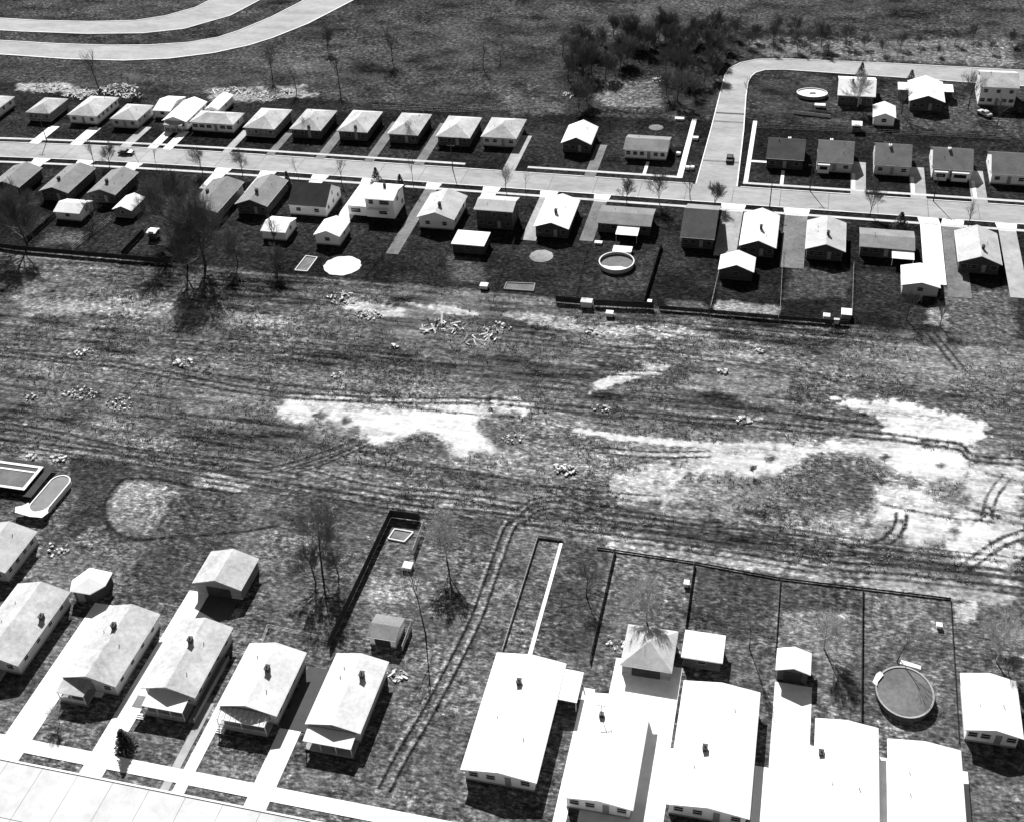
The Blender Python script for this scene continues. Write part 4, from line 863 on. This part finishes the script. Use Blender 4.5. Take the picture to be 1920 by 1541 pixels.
boxthing('storage_box', 'small white box on the lawn near the right edge above the round pool', 'box', (1760,1175), .8, .7, .7, W_WHITE)
boxthing('storage_box', 'flat white box at the back end of the corner sidewalk', 'box', (1274,225), 2.6, 1.2, .6, R_BRIGHT, group='white boxes beside the corner sidewalk')
boxthing('storage_box', 'single white box midway along the corner sidewalk', 'box', (1304,262), 1.5, 1.0, .8, R_BRIGHT, group='white boxes beside the corner sidewalk')
for px in (1289, 1298): boxthing('storage_box', 'one of the twin white boxes at the street corner', 'box', (px,318), .9, .9, .9, R_BRIGHT, group='white boxes beside the corner sidewalk')
boxthing('storage_box', 'white box right of the pale corner ranch house', 'box', (1272,291), 1.0, .8, .8, R_BRIGHT, group='white boxes beside the corner sidewalk')
boxthing('storage_box', 'low white lid on the dark lawn left of the far round pool deck', 'box', (1122,457), 1.8, 1.0, .5, R_BRIGHT)

def car(label, c, rot, M):
    p = at(*c); t = empty('parked_car', (p[0], p[1], .02), label, 'car', 'parked cars', rot)
    prof = [(-2.35, .35), (-2.35, .78), (-2.2, .9), (-1.5, .95), (1.0, .95), (2.2, .85), (2.4, .7), (2.4, .35)]
    def ex(pr, w0, w1, zcut=None):
        m = MB(); n = len(pr); v = []
        for s in (-1, 1):
            for x, z in pr: ww_ = w0 if z < 1 else w1; v.append((x, s*ww_, z))
        m.add(v, [tuple(range(n-1, -1, -1))[::-1] if False else tuple(range(n)), tuple(range(2*n-1, n-1, -1))]+[(i, n+i, n+(i+1) % n, (i+1) % n) for i in range(n)]); return m
    ex(prof, .92, .92).build('body', M, t)
    ex([(-1.5, .955), (-1.05, 1.4), (.35, 1.42), (.95, .955)], .82, .68).build('cabin', M, t)
    gl = MB(); gl.add([(-1.12, -.83, 1.02), (-1.5+.12, -.84, .99), (0, 0, 0)], []); 
    for s in (-1, 1):
        q = MB(); q.box(-.95, .4, s*.8-.03, s*.8+.03, 1.02, 1.3); q.build('side_window', GLASS, t)
    q = MB(); q.add([(.96, -.62, 1.0), (.96, .62, 1.0), (.52, .6, 1.36), (.52, -.6, 1.36)], [(0, 1, 2, 3)]); q.build('windscreen', GLASS, t)
    for x in (-1.45, 1.5):
        for s in (-1, 1): q = MB(); q.tube((x, s*.72, .33), (x, s*.95, .33), .33, .33, 16); wo = q.build('wheel', RUBBER, t); q = MB(); q.tube((x, s*.951, .33), (x, s*.96, .33), .18, .18, 12); q.build('hubcap', STEEL, wo)
    for s in (-.6, .6): q = MB(); q.box(2.401, 2.43, s-.16, s+.16, .55, .72); q.build('headlight', FRAME, t)
car('black car parked on the side road near the street corner', (1368,301), math.radians(90), BLACKM)
car('black car parked across the mouth of a driveway on the far street', (237,289), math.radians(3), BLACKM)
car('pale car parked beside the two-storey house at the right edge', (1845,216), math.radians(130), W_PALE)

# ------------------------------------------------------------------ trees
def tree_mesh(seed, h, spread, k0=7, lv=4, trunk_r=.2, split=.35, twig_r=.014, nch=5, droop=0.0, thick=1.0):
    R = random.Random(seed); tr = MB(); cr = MB(); cnt = [0]
    def br(p, d, L_, r, l):
        if cnt[0] > 60000: return
        n = 3 if l < lv else 2; pts = [p]; dd = d.copy(); q = p.copy()
        for i in range(n):
            dd = (dd+Vector((R.uniform(-1, 1), R.uniform(-1, 1), R.uniform(-.4, .9)-droop))*(.06 if l == 0 else .17)).normalized(); q = q+dd*L_/n; pts.append(q.copy())
        for i in range(n):
            r0 = r*(1-.6*i/n); r1 = r*(1-.6*(i+1)/n); (tr if l == 0 else cr).tube(pts[i], pts[i+1], max(r0, twig_r), max(r1, twig_r*.7), 6 if l == 0 else (4 if l == 1 else 3)); cnt[0] += 1
        if l >= lv: return
        m_ = k0 if l == 0 else nch
        for j in range(m_):
            u = split+(1-split)*(j+.6)/m_ if l == 0 else .25+.75*(j+.5)/m_
            s = min(n-1, int(u*n)); base = pts[s].lerp(pts[s+1], u*n-s)
            az = R.uniform(0, 6.28); el = R.uniform(.35, 1.0)*(spread if l == 0 else .8)
            a = dd.orthogonal().normalized(); b_ = dd.cross(a); nd = (dd*math.cos(el)+(a*math.cos(az)+b_*math.sin(az))*math.sin(el)); nd.z += .15-droop*.3; nd.normalize()
            br(base, nd, L_*R.uniform(.5, .72) if l else h*R.uniform(.38, .55)*(1-.45*(u-split)), r*(.5 if l else .45)*thick, l+1)
    br(Vector((0, 0, -.1)), Vector((R.uniform(-.05, .05), R.uniform(-.05, .05), 1)), h*.72, trunk_r, 0)
    return tr, cr
PROT = {}
def bare(kind, label, c, h, group=None, name='bare_tree', rot=None, lean=0, world=False):
    spec = {'oval': dict(h=10, spread=.9, k0=9, nch=5, lv=4, twig_r=.012), 'wide': dict(h=10, spread=1.15, k0=10, nch=5, lv=5, split=.22, twig_r=.007), 'slim': dict(h=10, spread=.6, k0=7, nch=5, lv=3), 'vase': dict(h=10, spread=.95, k0=9, nch=5, lv=5, split=.16, trunk_r=.16, twig_r=.008),
            'dense': dict(h=10, spread=1.25, k0=12, nch=6, lv=4, split=.12, twig_r=.02), 'stem': dict(h=10, spread=.45, k0=5, nch=4, lv=3, trunk_r=.12, split=.45), 'dark': dict(h=10, spread=1.15, k0=13, nch=6, lv=4, split=.12, twig_r=.028), 'elm': dict(h=10, spread=1.1, k0=13, nch=6, lv=5, split=.18, twig_r=.009, trunk_r=.24), 'pale': dict(h=10, spread=1.2, k0=11, nch=6, lv=4, split=.22, twig_r=.02)}[kind]
    var = rnd.randint(0, 1); key = (kind, var)
    if key not in PROT:
        tr, cr = tree_mesh(hash(kind) % 1000 if False else sum(map(ord, kind))*7+var, **spec)
        ms = []
        for mb, nm, M in ((tr, 'trunk', PTWIG if kind == 'pale' else BARK), (cr, 'crown', PTWIG if kind == 'pale' else TWIG)):
            me_ = bpy.data.meshes.new(nm); me_.from_pydata(mb.v, [], mb.f); me_.materials.append(M); ms.append(me_)
        PROT[key] = ms
    p = c if world else at(*c); t = empty(name, (p[0], p[1], 0), label, 'tree', group, rot if rot is not None else rnd.uniform(0, 6.28))
    if lean: t.rotation_euler.y = lean
    t.scale = (h/10,)*3
    for me_, nm in zip(PROT[key], ('trunk', 'crown')): o = bpy.data.objects.new(nm, me_); COL.objects.link(o); o.parent = t
    return t
def conifer(label, c, h, rad, group=None, name='conifer', cat='tree'):
    p = at(*c); t = empty(name, (p[0], p[1], 0), label, cat, group); R = random.Random(int(p[0]*10))
    m = MB(); m.tube((0, 0, -.1), (0, 0, h*.95), .12, .03, 6); m.build('trunk', BARK, t); m = MB()
    for i in range(int(900*min(1.5, h/4))):
        z = h*R.random()**1.25; r = rad*(1-z/h)*R.uniform(.35, 1.1)+.05; a = R.uniform(0, 6.28); s = R.uniform(.12, .3)
        x, y = r*math.cos(a), r*math.sin(a); d = Vector((math.cos(a), math.sin(a), -.3)).normalized(); q = Vector((-math.sin(a), math.cos(a), R.uniform(-.3, .3)))*s*.6
        P0 = Vector((x, y, z+.1)); m.add([P0-q, P0+q, P0+d*s*1.6], [(0, 1, 2)])
    m.build('crown', NEEDLE, t); return t
GB = 'big bare trees over the back fence at the left'
bare('elm', 'tallest bare tree of the left clump, long shadow reaching into the field', (385,497), 17, GB)
bare('wide', 'bare tree left in the clump, crown reaching toward the far street', (322,455), 16, GB)
bare('oval', 'bare tree at the left clump, in front of the veiled dark house', (352,500), 14, GB)
bare('elm', 'bare tree between the tiny shed and the veiled dark house', (335,418), 13, GB)
bare('dense', 'dense bare tree right end of the left clump, below the lone-chimney house', (446,492), 8.5, GB)
bare('elm', 'wide bare tree at the left edge of the middle yards', (52,462), 14, GB)
bare('slim', 'slender bare tree shadowing the garage scratched by twigs', (519,470), 9)
bare('dense', 'dark bushy tree trunk standing in the lawn left of the framed sandpit', (519,512), 6.5)
bare('oval', 'bare tree inside the back yard of the slim white garage', (175,420), 6)
GS = 'bare street trees along the far street'
for lab, c, h, k in (('slim bare street tree third of the left group on the far street', (176,306), 6.5, 'slim'), ('bare street tree whose round crown hides the driveway by the parked car', (206,310), 6, 'dense'), ('thin bare street tree just left of the veiled dark house drive', (294,314), 6, 'stem'),
    ('multi-stemmed bare street tree left of the veiled house drive', (380,324), 7, 'vase'), ('multi-stemmed bare street tree right of the veiled house drive', (455,329), 7, 'vase'), ('bare street tree in front of the tall gable dark-roofed cottage', (640,340), 6.5, 'slim'),
    ('thin bare street tree right of the big white house', (775,348), 8, 'stem'), ('bushy bare street tree by the dark two-storey house drive', (948,358), 6, 'oval'), ('small round-headed street tree before the patio awning ranch', (1175,380), 6, 'dense'),
    ('bare street tree with forked V crown right of the round-headed one', (1236,382), 7.5, 'vase'), ('thin bare street tree beside the steep dark cottage', (1294,374), 6.5, 'slim'), ('round dark street tree at the street corner, densest of all', (1340,386), 6, 'dark'),
    ('bare street tree with wide V crown in front of the long ranch', (1631,404), 7.5, 'vase'), ('thin bare tree in front of the far house with stubby crown', (766,264), 5.5, 'slim'), ('thin bare tree in front of the far house with awning', (571,250), 5, 'slim'),
    ('leafless stem at the far left street corner', (262,312), 5, 'stem'), ('bare street tree left of the white gable garage drive', (560,334), 5.5, 'stem'), ('bare street tree right of the split-roof garage drive', (985,362), 6, 'stem'),
    ('thin bare street tree rightmost along the far street', (1815,425), 6, 'slim')):
    bare(k, lab, c, h, GS)
def pole(label, c, h, lamp=True):
    p = at(*c); t = empty('utility_pole', (p[0], p[1], 0), label, 'pole', 'utility poles along the far street')
    m = MB(); m.tube((0, 0, -.2), (0, 0, h), .15, .1, 8); m.build('pole', BARK, t); m = MB(); m.box(-1.1, 1.1, -.06, .06, h-.6, h-.48); m.build('crossarm', BARK, t)
    for x in (-.9, .9): m = MB(); m.tube((x, 0, h-.48), (x, 0, h-.3), .05, .04, 6); m.build('insulator', STEEL, t)
for lab, c in (('utility pole beside the leftmost driveway of the far street', (88,265)), ('utility pole on the north verge before the stepped-roof far house', (849,319)), ('utility pole on the verge before the darkest-roofed cottage', (1518,358)), ('utility pole on the verge before the twin-bay cottage', (1750,378)), ('utility pole on the south verge by the large white-roofed house', (1443,389))):
    pole(lab, c, 8)
conifer('dark pointed conifer behind the big white house, the taller of two', (707,345), 5, 1.8, 'conifers along the far street')
conifer('short dark conifer at the right corner of the big white house', (751,348), 3.4, 1.2, 'conifers along the far street')
conifer('slim dark conifer left of the tall gable dark-roofed cottage', (541,349), 4.5, 1.1, 'conifers along the far street')
conifer('broad dark conifer before the long ranch by the bright driveway', (1687,426), 4.2, 2.2, 'conifers along the far street')
conifer('dark conifer behind the white-roofed house on the road bend', (1614,143), 4.5, 1.6)
conifer('small dark conifer left behind the winged white-roofed house', (1708,149), 3, 1.2)
conifer('dark bushy shrub at the drive of the deck-fronted near house', (238,1398), 4.2, 1.7, None, 'evergreen_shrub', 'shrub')
for lab, c, h, k, ln in (('tall bare leaning tree at the top left before the curving road', (188,172), 12, 'slim', -.12), ('bare tree in the north field nearest the curving road end', (511,146), 9, 'oval', 0), ('slim bare tree in the north field behind the awning house', (556,170), 8, 'slim', 0), ('tall slim bare tree in the north field above the vented dark houses', (636,162), 10, 'slim', 0),
    ('bushy bare tree at the top of the north field centre', (736,116), 9, 'oval', 0), ('bare tree at the top photo edge left of the field centre', (615,96), 7, 'dense', 0), ('stubby bare tree in the north field, lower of the right pair', (888,146), 5, 'stem', 0), ('stubby bare tree in the north field, upper of the right pair', (906,129), 7, 'slim', 0),
    ('bare tree at the top edge left of the thicket', (1055,108), 8, 'oval', 0), ('curved bare trunk at the top edge above the stubby pair', (938,106), 7, 'stem', .3), ('spiky bare tree beside the pale brush at top left', (252,178), 7, 'pale', 0), ('spreading bare tree over the front slope of the bend house', (1608,200), 9, 'pale', 0),
    ('bare tree between the bend house and the winged house', (1690,215), 8, 'oval', 0), ('bare tree left of the two-storey right edge house', (1815,205), 9, 'oval', 0), ('bare tree in front of the two-storey right edge house', (1870,235), 7, 'slim', 0), ('bare tree beside the west edge of the side road bend', (1400,185), 6, 'slim', 0)):
    bare(k, lab, c, h, 'bare trees in the north field' if c[0] < 1100 else 'bare trees near the side road bend', lean=ln)
# the thicket west of the bend
R3 = random.Random(5); spots = [(1100,190),(1122,178),(1085,205),(1065,150)]+[(1080+R3.uniform(0,270), 76+R3.uniform(0,95)*R3.random()**.6) for _ in range(48)]+[(1270,190),(1300,178),(1250,180),(1320,160),(1290,150)]+[(1150+i*38, 68+R3.uniform(-6,14)) for i in range(10)]+[(1360+i*45, 82+R3.uniform(-10,12)) for i in range(6)]
spots = [s for s in spots if not (1110 < s[0] < 1240 and s[1] > 150)]
for s in spots:
    bare('dark' if R3.random() < .4 else 'dense', 'dark leafless tree of the thicket west of the side road bend', s, R3.uniform(4, 10), 'thicket of dark trees', 'thicket_tree')
for i in range(14):
    bare('dense', 'low bare scrub tree on the rough ground beyond the side road', (1450+i*34, 95+R3.uniform(-22, 14)), R3.uniform(2.5, 5), 'scrub beyond the side road', 'scrub_tree')
# near trees
bare('vase', 'large dark bare tree with wide shadow left of the tall board fence', (604,1070), 13)
bare('dense', 'low wide tangle of bare branches round the foot of the large near tree', (592,1092), 8, name='bare_shrub')
bare('dense', 'small bare thicket between the large near tree and the board fence', (635,1080), 6, name='bare_shrub')
bare('stem', 'tall bare pole-like tree right of the fenced yard, pale top', (798,1187), 13)
bare('pale', 'pale-barked bare tree by the field edge right of the board fence stub', (838,1050), 9)
bare('oval', 'dark twiggy tree beyond the garden path', (1100,1118), 6)
bare('pale', 'pale bare tree behind the pyramid-roofed garage', (1212,1165), 8)
bare('stem', 'crooked thin bare tree in the yard right of the flat white garage', (1405,1215), 9)
bare('pale', 'pale spreading bare tree behind the arched-front garage', (1545,1215), 7)
bare('stem', 'thin dark bare tree behind the big round pool', (1682,1240), 8)
bare('pale', 'pale bare tree behind the three-vent house at the right edge', (1868,1240), 8)
bare('dense', 'low dark shrub left of the right edge house', (1890,1262), 4)
bare('pale', 'little leafless shrub on the lawn before the boxed-porch house', (112,1355), 3, name='bare_shrub')
bare('dark', 'round dark bush in the field left of the bright sand at right', (1412,888), 1.8, name='bush')
bare('dark', 'dark bush at the left edge of the sand patch centre top', (918,757), 1.6, name='bush')
bare('oval', 'bare bush in the right middle yard beyond the bright drive garage', (1700,600), 6, name='bush')
bare('oval', 'bare bush at the right end of the middle yards by the back fence', (1762,612), 5, name='bush')

# ------------------------------------------------------------------ rubble and brush
def pile(label, c, r, n, sz, M=RUB, name='rubble_pile', long=1.0, seed=0, cat='rubble', group='rubble heaps in the field', flat=.35):
    R = random.Random(seed+int(c[0])); p = at(*c); m = MB()
    for i in range(int(n*1.7)):
        a = R.uniform(0, 6.28); d = r*math.sqrt(R.random()); x, y = d*math.cos(a)*1.25, d*math.sin(a)*.8; s = sz*(R.random()**1.8*.9+.18); L_ = s*1.25*long*R.uniform(.6, 1.4)
        mt = Matrix.Translation((x, y, max(0, (1-d/r))*sz*.8+.05)) @ Matrix.Rotation(R.uniform(0, 6.28), 4, 'Z') @ Matrix.Rotation(R.uniform(-.5, .5), 4, 'X') @ Matrix.Rotation(R.uniform(-.5, .5), 4, 'Y')
        vs = [mt @ Vector((sx*L_/2*R.uniform(.7, 1), sy*s/2*R.uniform(.7, 1), sz_*s*flat*R.uniform(.7, 1))) for sx in (-1, 1) for sy in (-1, 1) for sz_ in (-1, 1)]
        m.add(vs, [(0, 1, 3, 2), (4, 6, 7, 5), (0, 4, 5, 1), (2, 3, 7, 6), (0, 2, 6, 4), (1, 5, 7, 3)])
    o = m.build(name, M, None, (p[0], p[1], -.05)); return tag(o, label, cat, group)
pile('pale broken boards heaped in the upper middle of the field', (835,612), 4.5, 26, .5, long=5, flat=.12)
pile('scattered pale boards right below the main board heap', (895,634), 3.5, 18, .45, long=5, flat=.12)
pile('pale rubble in the field right of the board heaps', (935,615), 3, 22, .6)
pile('crumbled pale rubble at the upper field edge left of the board heap', (690,590), 2.6, 60, .5)
pile('pale curled debris at the upper field edge below the sandpit', (640,558), 3.5, 30, .45, long=2)
pile('low pale rubble at the left track of the field', (158,660), 2, 20, .6)
pile('bright white chunks beside the left track of the field', (346,681), 2, 22, .9)
pile('cluster of white chunks at the left of the field', (150,738), 3.2, 40, .55)
pile('scattered pale chunks right of the left cluster', (225,757), 2.8, 24, .5)
pile('small pale chunks at the left photo edge of the field', (55,745), 1.6, 14, .45)
pile('white debris bits above the middle track in the field', (737,650), 1.2, 10, .5)
pile('white debris bits left of the central sand patch', (632,703), 1.2, 10, .5)
pile('white and dark debris heap below the central sand patch', (1060,880), 2, 22, .7)
pile('ring of pale debris right of the central sand patch', (960,822), 1.8, 18, .5)
pile('white debris by the sand tail right of centre', (1125,765), 1.6, 14, .5)
pile('white debris at the end of the right upper track', (1393,787), 1.5, 12, .7)
pile('pale debris at the right centre of the field', (1358,697), 1.2, 8, .6)
pile('white concrete bits in the upper right centre of the field', (1112,622), 1.6, 14, .5)
pile('pale debris scattered high right in the field', (1425,658), .8, 24, .5)
pile('small white heap at the corner of the left decked pool', (112,858), 1.4, 12, .7)
pile('white scraps behind the left decked pool', (65,856), 1.5, 12, .6)
pile('pale yard clutter below the oblong pool', (105,1030), 2.2, 16, .5, group='yard clutter')
pile('pale garden stones left of the pyramid-roofed garage', (1158,1210), 1.6, 18, .5, group='yard clutter')
pile('clutter beside the rightmost bright-roofed house of the left group', (745,1265), 1.6, 18, .4, long=2, group='yard clutter')
BR = mat('pale_brush', .55, .3, 3)
for lab, c, r, n in (('pale brush heap along the top left yards', (90,166), 5, 60), ('jagged white brush heap behind the five-windowed far house', (150,178), 5, 60), ('spiky white brush heap right of the leaning tree', (222,168), 6, 90), ('bright scrap pile below the spiky brush heap', (250,180), 3, 30), ('white brush heap behind the rounded garage', (432,172), 5, 60), ('pale brush heap in the north field behind the awning house', (495,178), 6, 60), ('smaller pale brush behind the second vent house', (537,172), 1.5, 60), ('low pale scrap left of the thicket', (1070,178), 2.5, 16), ('white stone heap inside the thicket clearing', (1235,150), 2, 14)):
    pile(lab, c, r, n, .5, BR, 'brush_heap', 4, cat='brush', group='pale brush heaps by the north yards', flat=.15)

# ------------------------------------------------------------------ dry weeds over the field and rough ground (uncountable)
vs = []; fs = []
NT = 17000
for zone in (0, 1):
    n = NT if zone == 0 else 4500
    X = rs.uniform(-175, 55, n) if zone == 0 else rs.uniform(-250, 70, n); Y = rs.uniform(146, 222, n) if zone == 0 else rs.uniform(326, 440, n)
    ti = tone.reshape(nx, ny)[np.clip(np.searchsorted(xs, X), 0, nx-1), np.clip(np.searchsorted(ys, Y), 0, ny-1)]
    keep = (vnoise(X, Y, 9, 91, 3) > .47) & (ti < .26); X, Y = X[keep], Y[keep]
    for x, y in zip(X, Y):
        if zone == 1 and x > -30 and y < 378: continue
        if zone == 1 and x < -170: continue
        for k_ in range(5):
            a = rnd.uniform(0, 6.28); h_ = rnd.uniform(.08, .3); w_ = rnd.uniform(.05, .12); ox, oy = rnd.uniform(-.3, .3), rnd.uniform(-.3, .3); l = rnd.uniform(0, .35)
            i0 = len(vs); ca_, sa_ = math.cos(a), math.sin(a)
            vs += [(x+ox-ca_*w_, y+oy-sa_*w_, -.1), (x+ox+ca_*w_, y+oy+sa_*w_, -.1), (x+ox-sa_*l, y+oy+ca_*l, h_)]; fs.append((i0, i0+1, i0+2))
me = bpy.data.meshes.new('dry_weeds'); me.from_pydata(vs, [], fs); me.materials.append(mat('dry_weeds', .26, .5, .4)); o = bpy.data.objects.new('dry_weeds', me); COL.objects.link(o); o['kind'] = 'stuff'; o['label'] = 'dry weed tufts scattered over the rough field'
